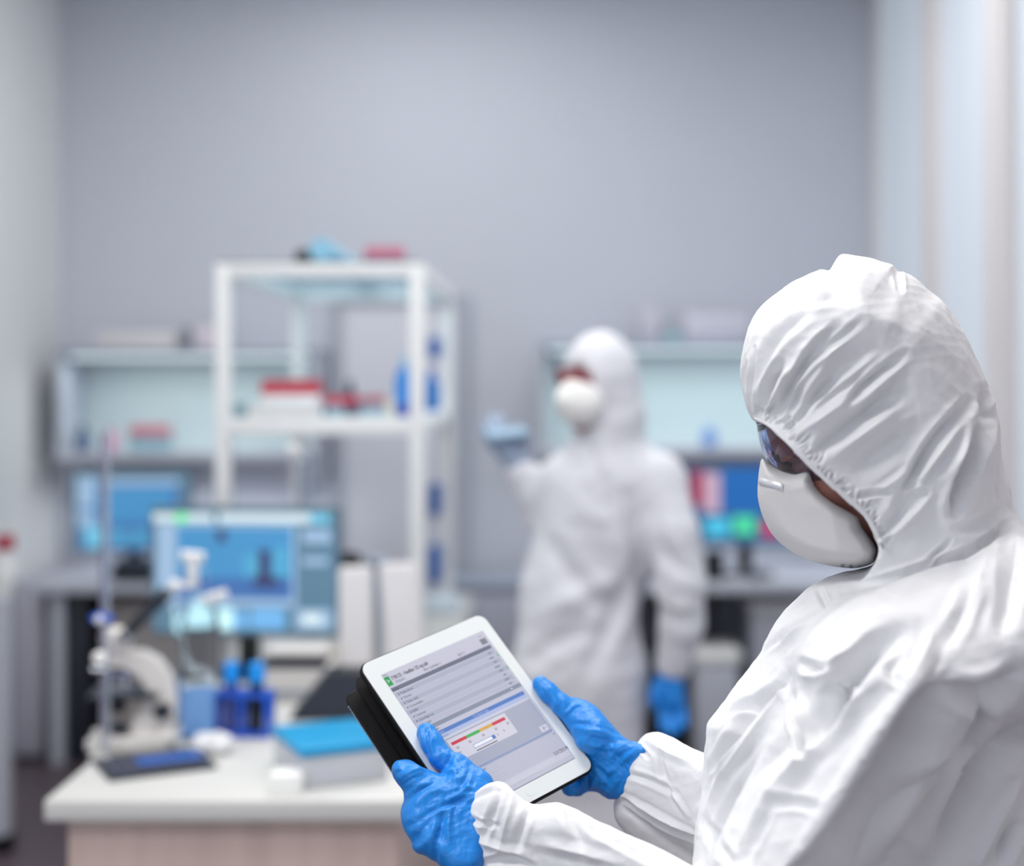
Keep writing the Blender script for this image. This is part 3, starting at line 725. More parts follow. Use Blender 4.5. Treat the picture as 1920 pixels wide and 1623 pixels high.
class Field:
    def __init__(s, lo, hi, h):
        s.lo = np.array(lo, float); s.h = h
        s.n = np.ceil((np.array(hi) - s.lo) / h).astype(int) + 1
        s.f = np.full(s.n, 1.0, np.float32)
        s.ax = [(s.lo[k] + h * np.arange(s.n[k])).astype(np.float32) for k in range(3)]
    def _sl(s, lo, hi):
        r = []
        for k in range(3):
            a = int(np.clip((lo[k] - s.lo[k]) / s.h, 0, s.n[k])); b = int(np.clip((hi[k] - s.lo[k]) / s.h + 2, 0, s.n[k]))
            r.append(slice(a, b))
        return tuple(r)
    def _g(s, sl):
        return s.ax[0][sl[0]][:, None, None], s.ax[1][sl[1]][None, :, None], s.ax[2][sl[2]][None, None, :]
    def put(s, lo, hi, fn, k=0.0, sub=False, m=0.03):
        sl = s._sl(np.array(lo) - m - k, np.array(hi) + m + k)
        if any(q.stop <= q.start for q in sl): return
        g = fn(*s._g(sl)).astype(np.float32)
        if sub: s.f[sl] = -smin(-s.f[sl], g, k)
        else: s.f[sl] = smin(s.f[sl], g, k)
    def cone(s, a, ra, b, rb, k=0.01, sub=False, sc=None):
        a = np.array(a, float); b = np.array(b, float); d = b - a; L = max(d @ d, 1e-12)
        def fn(X, Y, Z):
            t = np.clip(((X - a[0]) * d[0] + (Y - a[1]) * d[1] + (Z - a[2]) * d[2]) / L, 0, 1)
            return np.sqrt((X - a[0] - t * d[0]) ** 2 + (Y - a[1] - t * d[1]) ** 2 + (Z - a[2] - t * d[2]) ** 2) - (ra + (rb - ra) * t)
        r = max(ra, rb)
        s.put(np.minimum(a, b) - r, np.maximum(a, b) + r, fn, k, sub)
    def chain(s, pts, k=0.01, **kw):
        for (a, ra), (b, rb) in zip(pts[:-1], pts[1:]): s.cone(a, ra, b, rb, k, **kw)
    def ell(s, c, r, R=None, k=0.01, sub=False):
        c = np.array(c, float); r = np.array(r, float); R = np.eye(3) if R is None else np.array(R)
        def fn(X, Y, Z):
            x, y, z = X - c[0], Y - c[1], Z - c[2]
            u = [(R[0][i] * x + R[1][i] * y + R[2][i] * z) / r[i] for i in range(3)]
            q = np.sqrt(u[0] ** 2 + u[1] ** 2 + u[2] ** 2)
            q2 = np.sqrt((u[0] / r[0]) ** 2 + (u[1] / r[1]) ** 2 + (u[2] / r[2]) ** 2) + 1e-6
            return q * (q - 1) / q2
        m = max(r); s.put(c - m, c + m, fn, k, sub)
    def cast(s, outline, yc, T, R, lo, hi, k=0.02, sub=False):
        """round body of half depth T about the surface y = yc, rounded off over R pixels towards its contour"""
        def fn(X, Y, Z):
            px, py = to_px(X, Y, Z)
            d = -outline(px, py)
            e = np.maximum(R - d, 0)
            y0 = yc(px, py) if callable(yc) else yc
            t = T(px, py) if callable(T) else T
            g = np.sqrt(e ** 2 + ((Y - y0) * (R / t)) ** 2) - R
            return g * (t / R) * 0.9
        s.put(lo, hi, fn, k, sub)
    def surface(s):
        f = s.f; n = np.array(f.shape)
        neg = f < 0
        cnt = np.zeros(n - 1, np.uint8)
        for i in (0, 1):
            for j in (0, 1):
                for k in (0, 1):
                    cnt += neg[i:n[0] - 1 + i, j:n[1] - 1 + j, k:n[2] - 1 + k]
        cells = np.argwhere((cnt > 0) & (cnt < 8))
        idx = np.full(n - 1, -1, np.int32)
        idx[tuple(cells.T)] = np.arange(len(cells))
        acc = np.zeros((len(cells), 3)); num = np.zeros(len(cells))
        C = [(i, j, k) for i in (0, 1) for j in (0, 1) for k in (0, 1)]
        vals = {c: f[cells[:, 0] + c[0], cells[:, 1] + c[1], cells[:, 2] + c[2]] for c in C}
        for c in C:
            for ax in range(3):
                if c[ax] == 0:
                    e = list(c); e[ax] = 1; e = tuple(e)
                    a, b = vals[c], vals[e]
                    m = (a < 0) != (b < 0)
                    t = np.where(m, a / np.where(m, a - b, 1), 0)
                    p = np.tile(np.array(c, float), (len(cells), 1)); p[:, ax] += t
                    acc[m] += p[m]; num[m] += 1
        V = (acc / num[:, None] + cells) * s.h + s.lo
        quads = []
        for ax in range(3):
            o1, o2 = (ax + 1) % 3, (ax + 2) % 3
            sl0 = [slice(1, n[k] - 1) for k in range(3)]; sl1 = list(sl0)
            sl0[ax] = slice(0, n[ax] - 1); sl1[ax] = slice(1, n[ax])
            a, b = neg[tuple(sl0)], neg[tuple(sl1)]
            for flip, mask in ((False, a & ~b), (True, ~a & b)):
                P = np.argwhere(mask)
                if not len(P): continue
                P = P + 1; P[:, ax] -= 1
                q = []
                for d1, d2 in ((-1, -1), (0, -1), (0, 0), (-1, 0)):
                    w = P.copy(); w[:, o1] += d1; w[:, o2] += d2
                    q.append(idx[w[:, 0], w[:, 1], w[:, 2]])
                q = np.stack(q, 1)
                if flip: q = q[:, ::-1]
                quads.append(q)
        Q = np.concatenate(quads)
        return V, Q[(Q >= 0).all(1)]

def vnormals(V, Q):
    n = np.cross(V[Q[:, 2]] - V[Q[:, 0]], V[Q[:, 3]] - V[Q[:, 1]])
    N = np.zeros_like(V)
    for k in range(4): 
        for c in range(3): N[:, c] += np.bincount(Q[:, k], n[:, c], len(V))
    return N / (np.linalg.norm(N, axis=1, keepdims=True) + 1e-12)

def relax(V, Q, it=2, lam=0.5):
    nb = np.concatenate([np.stack([Q[:, k], Q[:, (k + 1) % 4]], 1) for k in range(4)])
    nb = np.concatenate([nb, nb[:, ::-1]])
    deg = np.bincount(nb[:, 0], minlength=len(V)).astype(float)
    for _ in range(it):
        S = np.stack([np.bincount(nb[:, 0], V[nb[:, 1], c], len(V)) for c in range(3)], 1) / deg[:, None]
        V = V + lam * (S - V)
    return V

def split(V, Q):
    """one step of quad subdivision with smoothing"""
    n = len(V)
    E = np.concatenate([np.stack([Q[:, k], Q[:, (k + 1) % 4]], 1) for k in range(4)])
    Es = np.sort(E, 1)
    key = Es[:, 0].astype(np.int64) * n + Es[:, 1]
    u, inv = np.unique(key, return_inverse=True)
    mid = (V[u // n] + V[u % n]) / 2
    fc = V[Q].mean(1)
    V2 = np.concatenate([V, mid, fc])
    m = len(Q); e = [n + inv[k * m:(k + 1) * m] for k in range(4)]; c = n + len(u) + np.arange(m)
    Q2 = np.concatenate([np.stack([Q[:, k], e[k], c, e[(k + 3) % 4]], 1) for k in range(4)])
    return relax(V2, Q2, 1, 0.5), Q2

def folds(V, Q, strokes, ymax=99, ymin=-99):
    """press creases (negative mm) and ridges (positive mm) into the side of the cloth that faces the room"""
    N = vnormals(V, Q)
    px, py = to_px(V[:, 0], V[:, 1], V[:, 2])
    face = np.clip(-N[:, 1] * 2.5 + 0.25, 0, 1) * (V[:, 1] < ymax) * (V[:, 1] > ymin)
    D = np.zeros(len(V))
    for pts, w, amp in strokes:
        p = np.array(pts, float)
        for _ in range(2 if len(p) > 2 else 0):
            q = [p[0]]
            for a, b in zip(p[:-1], p[1:]): q += [0.75 * a + 0.25 * b, 0.25 * a + 0.75 * b]
            q.append(p[-1]); p = np.array(q)
        lo, hi = p.min(0) - 4 * w, p.max(0) + 4 * w
        m = np.nonzero((px > lo[0]) & (px < hi[0]) & (py > lo[1]) & (py < hi[1]) & (face > 0))[0]
        if not len(m): continue
        x, y = px[m], py[m]
        L = np.r_[0, np.cumsum(np.linalg.norm(np.diff(p, axis=0), axis=1))]
        best = np.full(len(m), 1e9); tt = np.zeros(len(m)); sg = np.zeros(len(m))
        for i in range(len(p) - 1):
            d = p[i + 1] - p[i]; l2 = d @ d + 1e-9
            t = np.clip(((x - p[i][0]) * d[0] + (y - p[i][1]) * d[1]) / l2, 0, 1)
            dx, dy = x - p[i][0] - t * d[0], y - p[i][1] - t * d[1]
            dd = np.hypot(dx, dy); b = dd < best
            best[b] = dd[b]; tt[b] = ((L[i] + t * math.sqrt(l2)) / L[-1])[b]; sg[b] = np.sign(dx * d[1] - dy * d[0])[b]
        r = best / w
        taper = np.clip(np.sin(np.pi * np.clip(tt * 0.9 + 0.05, 0, 1)), 0, 1) ** 0.9
        h = 1.25 * np.exp(-1.25 * (np.sqrt(r ** 2 + 0.12) - 0.346)) * np.exp(-(r / 2.2) ** 4) - 0.34 * np.exp(-((r - 2.0) / 0.9) ** 2)
        D[m] += amp * 0.00115 * h * taper * face[m]
    return V + N * D[:, None]

def crumple(V, Q, amp, scale, seed=0, mask=None):
    N = vnormals(V, Q); rg = np.random.default_rng(seed)
    D = np.zeros(len(V))
    for o in range(3):
        s = scale * 1.9 ** o; a = amp * 0.55 ** o; g = np.zeros(len(V))
        for _ in range(4):
            k = rg.normal(size=3); k /= np.linalg.norm(k)
            k2 = rg.normal(size=3); k2 /= np.linalg.norm(k2)
            g += 1 - 2 * np.abs(np.sin(s * (V @ k) + 1.6 * np.sin(0.6 * s * (V @ k2) + rg.uniform(0, 6)) + rg.uniform(0, 6)))
        D += a * g / 2.5
    if mask is not None: D = D * mask(V)
    return V + N * D[:, None]

def mesh_obj(name, V, Q, m, parent=None, origin=(0, 0, 0)):
    me = bpy.data.meshes.new(name)
    V = V - np.array(origin)
    me.vertices.add(len(V)); me.vertices.foreach_set('co', V.astype(np.float32).ravel())
    me.loops.add(Q.size); me.loops.foreach_set('vertex_index', Q.astype(np.int32).ravel())
    me.polygons.add(len(Q)); me.polygons.foreach_set('loop_start', np.arange(0, Q.size, 4, dtype=np.int32))
    me.update(calc_edges=True)
    me.polygons.foreach_set('use_smooth', [True] * len(Q))
    for mm in (m if isinstance(m, (list, tuple)) else [m]): me.materials.append(mm)
    o = bpy.data.objects.new(name, me)
    return link(o, parent)

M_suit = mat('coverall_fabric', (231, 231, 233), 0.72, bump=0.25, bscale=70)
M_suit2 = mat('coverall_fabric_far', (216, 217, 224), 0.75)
M_mask = mat('mask_fabric', (214, 212, 212), 0.85, bump=0.15, bscale=500)
M_skin = mat('skin', (150, 100, 88), 0.5, bump=0.08, bscale=300, var=0.06, vscale=30)
M_glove = mat('nitrile_glove', (26, 130, 216), 0.38, bump=0.35, bscale=110)
M_brow = mat('brow_hair', (58, 42, 42), 0.8)
M_lens = mat('goggle_lens', (226, 234, 252), 0.03, trans=1.0, ior=1.35)

# ------------------------------------------------------------------ tablet
TR = Matrix(((0.75475, 0.574185, -0.317273), (0.61160, -0.440954, 0.656892), (0.237275, -0.689834, -0.683981)))   # columns: along top edge, down the screen, away from the viewer
TC = Vector((-0.0793075, 1.7696487, 1.2030349))
W_, H_ = 0.186, 0.241
TM = Matrix.Translation(TC) @ TR.to_4x4() @ Matrix.Translation((-W_ / 2, -H_ / 2, 0))
def TP(u, v, w):                       # mm on the tablet: right, down, behind the glass
    return np.array(TM @ Vector((u / 1000, v / 1000, w / 1000)))
tn = np.array(TR.col[2]); tc = np.array(TC)
def tabY(px, py):
    d = np.array([(px - CX) / F, 1.0, -(py - CY) / F]); c = np.array([0, 0, CH])
    return float(tn @ (tc - c) / (tn @ d))

tab = thing('tablet', 'white framed tablet in a black folio case held by gloved hands', 'tablet', TC)
ML = Matrix.Translation(-TC) @ TM
def rrect(w, h, r, x0=0, y0=0, n=6):
    out = []
    for cx_, cy_, a in ((x0 + w - r, y0 + h - r, 0), (x0 + r, y0 + h - r, 90), (x0 + r, y0 + r, 180), (x0 + w - r, y0 + r, 270)):
        for k in range(n + 1):
            t_ = math.radians(a + 90 * k / n); out.append((cx_ + r * math.cos(t_), cy_ + r * math.sin(t_)))
    return out
M_tabw = mat('tablet_white_glass', (222, 226, 226), 0.12, coat=0.5)
M_leather = mat('black_leather', (9, 9, 13), 0.45, bump=0.3, bscale=900)
b = MB(); b.poly(rrect(W_, H_, 0.012), 0.0075)
b.build('tablet_body', M_tabw, tab, M=ML)
b = MB(); b.poly(rrect(W_ + 0.004, H_ + 0.004, 0.0135, -0.002, -0.002), 0.0078, M=Matrix.Translation((0, 0, 0.0012)))
o = b.build('case_shell', M_leather, tab, M=ML); bv = o.modifiers.new('b', 'BEVEL'); bv.width = 0.0018; bv.segments = 3; bv.limit_method = 'ANGLE'
# folded cover, hinged on the right, open towards the left
b = MB(); b.poly(rrect(W_ + 0.004, H_ - 0.030, 0.012, -0.002, -0.002), 0.0025)
fl = b.build('inner_flap', M_leather, tab, M=ML @ Matrix.Translation((W_, 0, 0.0092)) @ Matrix.Rotation(math.radians(5.0), 4, 'Y') @ Matrix.Translation((-W_ - 0.003, 0.004, 0)))
b = MB(); b.poly(rrect(W_ + 0.006, H_ - 0.041, 0.012, -0.004, -0.002), 0.0035)
MF = ML @ Matrix.Translation((W_, 0, 0.012)) @ Matrix.Rotation(math.radians(9.6), 4, 'Y') @ Matrix.Translation((-W_ - 0.014, 0.009, 0))
fo = b.build('folded_cover', M_leather, tab, M=MF); bv = fo.modifiers.new('b', 'BEVEL'); bv.width = 0.0018; bv.segments = 3; bv.limit_method = 'ANGLE'
b = MB()
for k in range(45):
    y = 0.012 + k * 0.0039
    b.box((-0.0046, y, 0.0012), (-0.0036, y + 0.0026, 0.0019)); b.box((-0.0046, y, 0.0022), (-0.0036, y + 0.0026, 0.0028))
tag(b.build('stitching', mat('grey_thread', (150, 155, 170), 0.6), fo, smooth=False), kind='stuff')
fo.children[0].matrix_parent_inverse = Matrix.Identity(4)
b = MB(); b.box((0.0865, H_ - 0.016, -0.0003), (0.0995, H_ - 0.003, 0.0002), bev=0.0001)
M_leather.node_tree.nodes['Principled BSDF'].inputs['Specular IOR Level'].default_value = 0.22
# display
ui = {'bg': (188, 188, 202), 'bar': (108, 112, 128), 'bar2': (134, 142, 156), 'row': (176, 178, 192), 'line': (202, 202, 214), 'blue': (92, 124, 184), 'lb': (168, 180, 212), 'panel': (204, 202, 212),
      'red': (196, 74, 86), 'green': (84, 172, 98), 'yel': (206, 164, 92), 'txt': (58, 58, 72), 'mid': (164, 168, 184), 'edge': (106, 132, 180), 'wht': (228, 230, 236), 'ico': (54, 150, 84), 'foot': (196, 196, 208), 'txl': (128, 130, 146)}
ui_m = {k: mat('display_' + k, tuple(int(q_ * 0.93) for q_ in v), 0.22, emit=0.17) for k, v in ui.items()}
keys = list(ui_m)
b = MB(); lay = [0]
def R_(x0, y0, x1, y1, c):             # a coloured field on the display, mm
    lay[0] += 1
    z = -0.00015 - 0.0000012 * lay[0]
    vs = [b.bm.verts.new((x / 1000, y / 1000, z)) for x, y in ((x0, y0), (x0, y1), (x1, y1), (x1, y0))]
    f = b.bm.faces.new(vs); f.material_index = keys.index(c)
def TXT(s_, x, y, h, c, sx=1.0):
    cu = bpy.data.curves.new('lettering', 'FONT'); cu.body = s_; cu.size = h / 1000 * 1.35
    tmp = bpy.data.objects.new('lettering', cu); COL.objects.link(tmp)
    bpy.context.view_layer.update()
    me = bpy.data.meshes.new_from_object(tmp.evaluated_get(bpy.context.evaluated_depsgraph_get()))
    lay[0] += 1
    me.transform(Matrix.Translation((x / 1000, y / 1000, -0.00016 - 0.0000012 * lay[0])) @ Matrix.Diagonal((sx, -1, 1, 1)))
    n0 = len(b.bm.faces); b.bm.from_mesh(me); b.bm.faces.ensure_lookup_table()
    for f in b.bm.faces[n0:]: f.material_index = keys.index(c)
    bpy.data.objects.remove(tmp); bpy.data.meshes.remove(me); bpy.data.curves.remove(cu)
R_(17, 22, 171, 220, 'bg')
R_(17.5, 27, 24.5, 40, 'ico')
TXT('>', 19.2, 36, 6, 'wht', 0.8)
TXT('TYB/125 - Headline 125 mg tabl', 26, 34.2, 5.4, 'txt', 0.56)
TXT('TYB/125 - Headline 125 mg tabl', 26.25, 34.2, 5.4, 'txt', 0.56)
TXT('(TODAY)', 28, 40, 3.6, 'txt', 0.7)
TXT('PRINT SUMMARY 3', 69, 40.6, 3.4, 'txt', 0.66)
TXT('BACT II', 121, 40.5, 3.4, 'txt', 0.66)
TXT('Home', 18, 25.5, 2.4, 'txt', 0.8)
for k in range(4): R_(159, 32 + k * 2.1, 168, 33.3 + k * 2.1, 'txt')
R_(161, 27, 165, 28, 'txl')
R_(17.5, 43, 168, 48.5, 'bar')
TXT('Name', 19, 47.6, 3.2, 'txt', 0.8)
rows = ['Preparations', 'Volume', 'Temp. start', 'Consumables', 'Buffer', 'Container', 'Centrifuge run', 'Operator']
for i, r in enumerate(rows):
    y = 50 + i * 6.7
    R_(17.5, y, 170, y + 6.5, 'row' if i % 2 else 'mid'); R_(17.5, y + 6.4, 170, y + 6.7, 'line')
    R_(22, y + 2.6, 23.2, y + 4.6, 'txt'); TXT(r, 25, y + 5, 3.3, 'txt', 0.8)
    R_(158 - (i * 3) % 5, y + 2.6, 162, y + 4.6, 'txl'); R_(168.4, y + 1, 169.6, y + 5, 'green' if i in (1, 4) else 'line')
R_(17.5, 104.5, 170, 110, 'bar2'); TXT('Results', 26, 109, 3.4, 'line', 0.8); R_(155, 106.5, 157, 108.5, 'line')
TXT('Total', 34, 114.2, 3, 'txt', 0.8)
R_(17.5, 110.4, 170, 110.9, 'line')
R_(17.5, 116, 167, 121, 'blue'); TXT('Calculated range', 88, 120, 3.2, 'lb', 0.8); TXT('Values', 36, 120, 3.2, 'lb', 0.8)
R_(17.5, 121, 167, 126, 'lb'); R_(17.5, 126, 167, 129, 'foot')
TXT('Reference', 34, 126, 3, 'txl', 0.8)
R_(17.5, 129, 167, 176, 'mid')
R_(40, 131, 127, 160, 'panel')
for x0, x1, c in ((43, 65, 'red'), (65, 84.5, 'green'), (84.5, 104, 'yel'), (104, 123.5, 'red')): R_(x0, 135.5, x1, 139.5, c)
for x in (47, 65, 85, 104, 122): TXT('50', x - 1.5, 146, 3.4, 'txt', 0.8)
R_(66, 149.5, 98, 154.5, 'edge'); R_(66.6, 150.1, 93.5, 153.9, 'wht'); R_(93.5, 149.5, 98, 154.5, 'blue')
R_(101, 151.2, 103, 152.4, 'txl'); R_(112, 149, 113, 152, 'txl')
R_(66, 157.6, 97, 158.6, 'txt'); TXT('now day', 33, 152, 3.6, 'txt', 0.9)
R_(155, 166, 166, 174, 'panel'); R_(159, 168, 160.5, 172, 'blue'); R_(162, 169, 163, 171, 'blue')
R_(17.5, 176, 168, 176.8, 'edge'); R_(17.5, 177.6, 168, 178.2, 'edge'); R_(167, 129, 167.6, 178, 'edge')
for i in range(8): R_(17.5, 180 + i * 3.2, 170, 180.25 + i * 3.2, 'row')
R_(17.5, 206, 170, 214, 'foot'); R_(166, 181, 168, 182.5, 'txl'); R_(60, 181, 62, 182.5, 'txl')
for i in range(6): TXT('30C0SM'[i], 150 + i * 3.6, 206.5, 5.0, 'txt', 0.75)
R_(17, 219.6, 171, 220.2, 'bar'); R_(170.6, 22, 171, 220, 'bar2')
for mm in ui_m.values():
    mm.node_tree.nodes['Principled BSDF'].inputs['Specular IOR Level'].default_value = 0.3
me_o = b.build('display', [ui_m[k] for k in keys], tab, smooth=False, M=ML)
b = MB(); b.cyl((W_ / 2, H_ - 0.011, -0.0002), (W_ / 2, H_ - 0.011, 0.0003), 0.0055, n=28)
b.build('home_button', M_tabw, tab, M=ML)

def slab(u0, v0, w0, u1, v1, w1, r=0.002):
    """distance to a block in tablet coordinates (mm) for pressing the case into the gloves"""
    Mi = TM.inverted(); A = np.array(Mi.to_3x3()); t = np.array(Mi.translation)
    c = np.array([(u0 + u1) / 2000, (v0 + v1) / 2000, (w0 + w1) / 2000]); hh = np.array([(u1 - u0) / 2000, (v1 - v0) / 2000, (w1 - w0) / 2000])
    def fn(X, Y, Z):
        q = [np.abs(A[i][0] * X + A[i][1] * Y + A[i][2] * Z + t[i] - c[i]) - hh[i] for i in range(3)]
        o_ = np.sqrt(sum(np.maximum(x, 0) ** 2 for x in q)) + np.minimum(np.maximum(np.maximum(q[0], q[1]), q[2]), 0)
        return o_
    return fn
def case_fn(X, Y, Z):
    a = slab(-2, -2, 0, 188, 243, 11)(X, Y, Z)
    Mi = (Matrix.Translation(TC) @ MF).inverted(); A = np.array(Mi.to_3x3()); t = np.array(Mi.translation)
    c = np.array([0.089, 0.099, 0.0018]); hh = np.array([0.0940, 0.1015, 0.0022])
    q = [np.abs(A[i][0] * X + A[i][1] * Y + A[i][2] * Z + t[i] - c[i]) - hh[i] for i in range(3)]
    f2 = np.sqrt(sum(np.maximum(x, 0) ** 2 for x in q)) + np.minimum(np.maximum(np.maximum(q[0], q[1]), q[2]), 0)
    return np.minimum(a, f2)

def A3(px, py, Y): return np.array(at(px, py, Y))
def rm(px_, Y): return px_ * Y / F

# ------------------------------------------------------------------ the person with the tablet
per = thing('person', 'person in hooded white coverall, goggles, mask and blue gloves reading a tablet', 'person', (0.28, 1.56, 0.0))
PO = (0.28, 1.56, 0.0)

# gloves
def fingers(Fd, specs):
    for ch in specs: Fd.chain([(p, r) for p, r in ch], k=0.004)
# near hand
hl = [(742, 1424), (733, 1438), (736, 1456), (746, 1470), (757, 1484), (757, 1500), (750, 1520), (752, 1542), (760, 1561), (771, 1575), (773, 1592), (782, 1600), (800, 1605), (820, 1619), (848, 1645), (905, 1645), (935, 1560), (936, 1500), (912, 1466), (882, 1440), (852, 1426), (836, 1438), (828, 1452), (802, 1441), (778, 1431), (757, 1424)]
Fd = Field(A3(715, 1690, 1.60) * [1, 1, 1] - [0.01, 0.06, 0], [A3(960, 1400, 1.8)[0] + 0.03, 1.83, A3(960, 1340, 1.8)[2] + .01], 0.00125)
lo_b, hi_b = (-0.26, 1.54, 0.95), (0.03, 1.83, 1.26)
Fd.cast(Outline(hl, 2.0, 2), lambda px, py: 1.664 + 0.0 * px + 0.00030 * (1500 - py) , 0.030, 38, lo_b, hi_b, k=0.0)
def tp(px, py, off):                   # a point off mm in front of the glass seen at that pixel
    Y = tabY(px, py); return A3(px, py, Y) - tn * off / 1000
Fd.chain([(tp(796, 1382, 9), rm(20, 1.7)), (tp(806, 1402, 10), rm(20.5, 1.7)), (tp(822, 1428, 10), rm(21, 1.7)), (tp(852, 1452, 12), rm(27, 1.69)), (tp(884, 1490, 16), rm(38, 1.67))], k=0.006)
for (v0, kx, ky, u0) in ((150, 752, 1446, 6), (176, 782, 1500, 14), (200, 778, 1541, 10), (222, 796, 1578, 8)):
    Fd.chain([(A3(kx + 24, ky + 8, 1.66), 0.0125), (A3(kx + 10, ky, 1.69), 0.0118), (TP(u0, v0 - 10, 58), 0.0108), (TP(22, v0 - 22, 50), 0.0098), (TP(44, v0 - 26, 42), 0.009)], k=0.005)
Fd.put((-0.26, 1.6, 0.95), (0.03, 1.83, 1.3), case_fn, k=0.001, sub=True)
V, Q = Fd.surface(); V = relax(V, Q, 3)
def hand_mask(px0, py0, r):
    def f(V):
        px, py = to_px(V[:, 0], V[:, 1], V[:, 2])
        return np.clip(1 - np.hypot(px - px0, py - py0) / r, 0.1, 1)
    return f
V = crumple(V, Q, 0.0016, 105, 3, hand_mask(865, 1500, 130))
z = lambda x, y: (720 + x / 5.733, 1340 + y / 5.733)
gs = [([z(205, 935), z(400, 800), z(600, 690)], 4, -1.4), ([z(250, 1010), z(430, 880), z(640, 760)], 5, 1.0), ([z(380, 1120), z(560, 1010), z(740, 940), z(860, 880)], 4, -1.4),
      ([z(120, 640), z(230, 560), z(340, 530)], 3, -1.0), ([z(150, 700), z(280, 600), z(430, 560)], 3, 0.9), ([z(180, 770), z(300, 680), z(420, 640)], 3, -0.7),
      ([z(420, 340), z(400, 230), z(380, 120)], 3, 0.9), ([z(470, 360), z(480, 250), z(450, 130)], 3, -1.1), ([z(540, 500), z(520, 380), z(490, 260)], 3, 1.1),
      ([z(600, 600), z(680, 540), z(740, 400)], 4, -1.6), ([z(690, 520), z(780, 560), z(830, 590)], 4, -1.4), ([z(640, 600), z(760, 600), z(880, 520)], 4, 1.2),
      ([z(830, 760), z(900, 640), z(930, 520)], 4, -1.5), ([z(860, 780), z(960, 780), z(980, 830)], 4, 1.6), ([z(700, 900), z(860, 830), z(960, 650)], 4, 1.2), ([z(740, 960), z(860, 930), z(890, 860)], 4, -1.6),
      ([z(620, 1400), z(600, 1240), z(640, 1060)], 6, -2.2), ([z(720, 1400), z(690, 1200), z(720, 1030)], 5, 1.6), ([z(560, 1600), z(560, 1400), z(590, 1250)], 5, -1.8), ([z(340, 1420), z(380, 1260), z(480, 1150)], 6, -1.6),
      ([z(240, 1200), z(330, 1160), z(450, 1130)], 6, -1.2), ([z(750, 1150), z(740, 1080), z(780, 980)], 4, -1.5), ([z(440, 1420), z(520, 1260), z(560, 1150)], 6, 1.4)]
V = folds(V, Q, gs)
gl = mesh_obj('glove', V, Q, M_glove, per, PO)
# far hand
hr = [(1036, 1334), (1046, 1312), (1060, 1306), (1082, 1307), (1106, 1315), (1130, 1334), (1150, 1364), (1178, 1388), (1205, 1391), (1222, 1398), (1210, 1440), (1178, 1500), (1157, 1499), (1140, 1500), (1124, 1487), (1100, 1479), (1086, 1470), (1074, 1440), (1056, 1400), (1040, 1360)]
Fd = Field([A3(960, 1500, 1.85)[0], 1.70, A3(960, 1540, 1.8)[2]], [A3(1250, 1500, 1.85)[0] + .01, 1.93, A3(960, 1250, 1.8)[2]], 0.0013)
Fd.cast(Outline(hr, 2.0, 2), lambda px, py: 1.815 - 0.00045 * (px - 1100), 0.027, 36, (-0.06, 1.7, 1.05), (0.17, 1.93, 1.26), k=0.0)
Fd.chain([(tp(1010, 1288, 7), rm(16, 1.82)), (tp(1024, 1304, 8), rm(17.5, 1.82)), (tp(1050, 1330, 9), rm(19, 1.82)), (tp(1078, 1350, 8), rm(26, 1.8)), (A3(1112, 1378, 1.79), rm(38, 1.8))], k=0.006)
for (v0, a, b_) in ((165, (1120, 1372), 0), (188, (1122, 1404), 0), (212, (1120, 1436), 0)):
    Fd.chain([(A3(a[0], a[1], 1.815), 0.0135), (TP(196, v0 - 4, 30), 0.0115), (TP(180, v0 - 16, 40), 0.0105), (TP(150, v0 - 24, 36), 0.0095), (TP(132, v0 - 26, 32), 0.009)], k=0.005)
Fd.chain([(A3(1140, 1462, 1.815), 0.0145), (A3(1106, 1462, 1.83), 0.0130), (A3(1082, 1472, 1.825), 0.0120), (A3(1070, 1474, 1.80), 0.0110), (A3(1064, 1462, 1.79), 0.010)], k=0.005)
Fd.put((-0.06, 1.7, 1.05), (0.17, 1.93, 1.3), case_fn, k=0.001, sub=True)
V, Q = Fd.surface(); V = relax(V, Q, 3)
V = crumple(V, Q, 0.0015, 105, 5, hand_mask(1150, 1430, 150))
z = lambda x, y: (970 + x / 6.0115, 1250 + y / 6.0115)
gs = [([z(600, 640), z(760, 640), z(880, 650)], 3.5, -1.4), ([z(640, 690), z(800, 710), z(940, 720), z(1080, 790)], 4, 1.3), ([z(720, 780), z(900, 800), z(1100, 860)], 3.5, -1.2), ([z(700, 860), z(900, 890), z(1060, 930), z(1280, 850)], 4, 1.4),
      ([z(420, 480), z(430, 400), z(390, 260)], 3.5, 1.2), ([z(380, 460), z(330, 340), z(270, 240)], 3.5, -1.2), ([z(480, 520), z(490, 420), z(460, 330)], 3.5, -1.3), ([z(520, 540), z(580, 500), z(640, 440)], 3.5, 1.3), ([z(600, 520), z(650, 460), z(760, 440)], 3.5, -1.0),
      ([z(1000, 1180), z(1080, 1160), z(1140, 1120)], 4, 1.3), ([z(880, 1120), z(960, 1190), z(1010, 1240)], 4, -1.8), ([z(1100, 1060), z(1200, 960), z(1300, 900)], 5, -1.6), ([z(1150, 1100), z(1260, 1000), z(1380, 900)], 4, 1.4), ([z(800, 1200), z(780, 1300), z(800, 1370)], 4, -2.0), ([z(900, 1220), z(860, 1300), z(850, 1380)], 4, 1.5), ([z(1100, 1440), z(1160, 1300), z(1240, 1120)], 4, -1.2), ([z(980, 1420), z(1000, 1300), z(1080, 1220)], 5, -1.2)]
V = folds(V, Q, gs)
gr = mesh_obj('glove', V, Q, M_glove, per, PO)

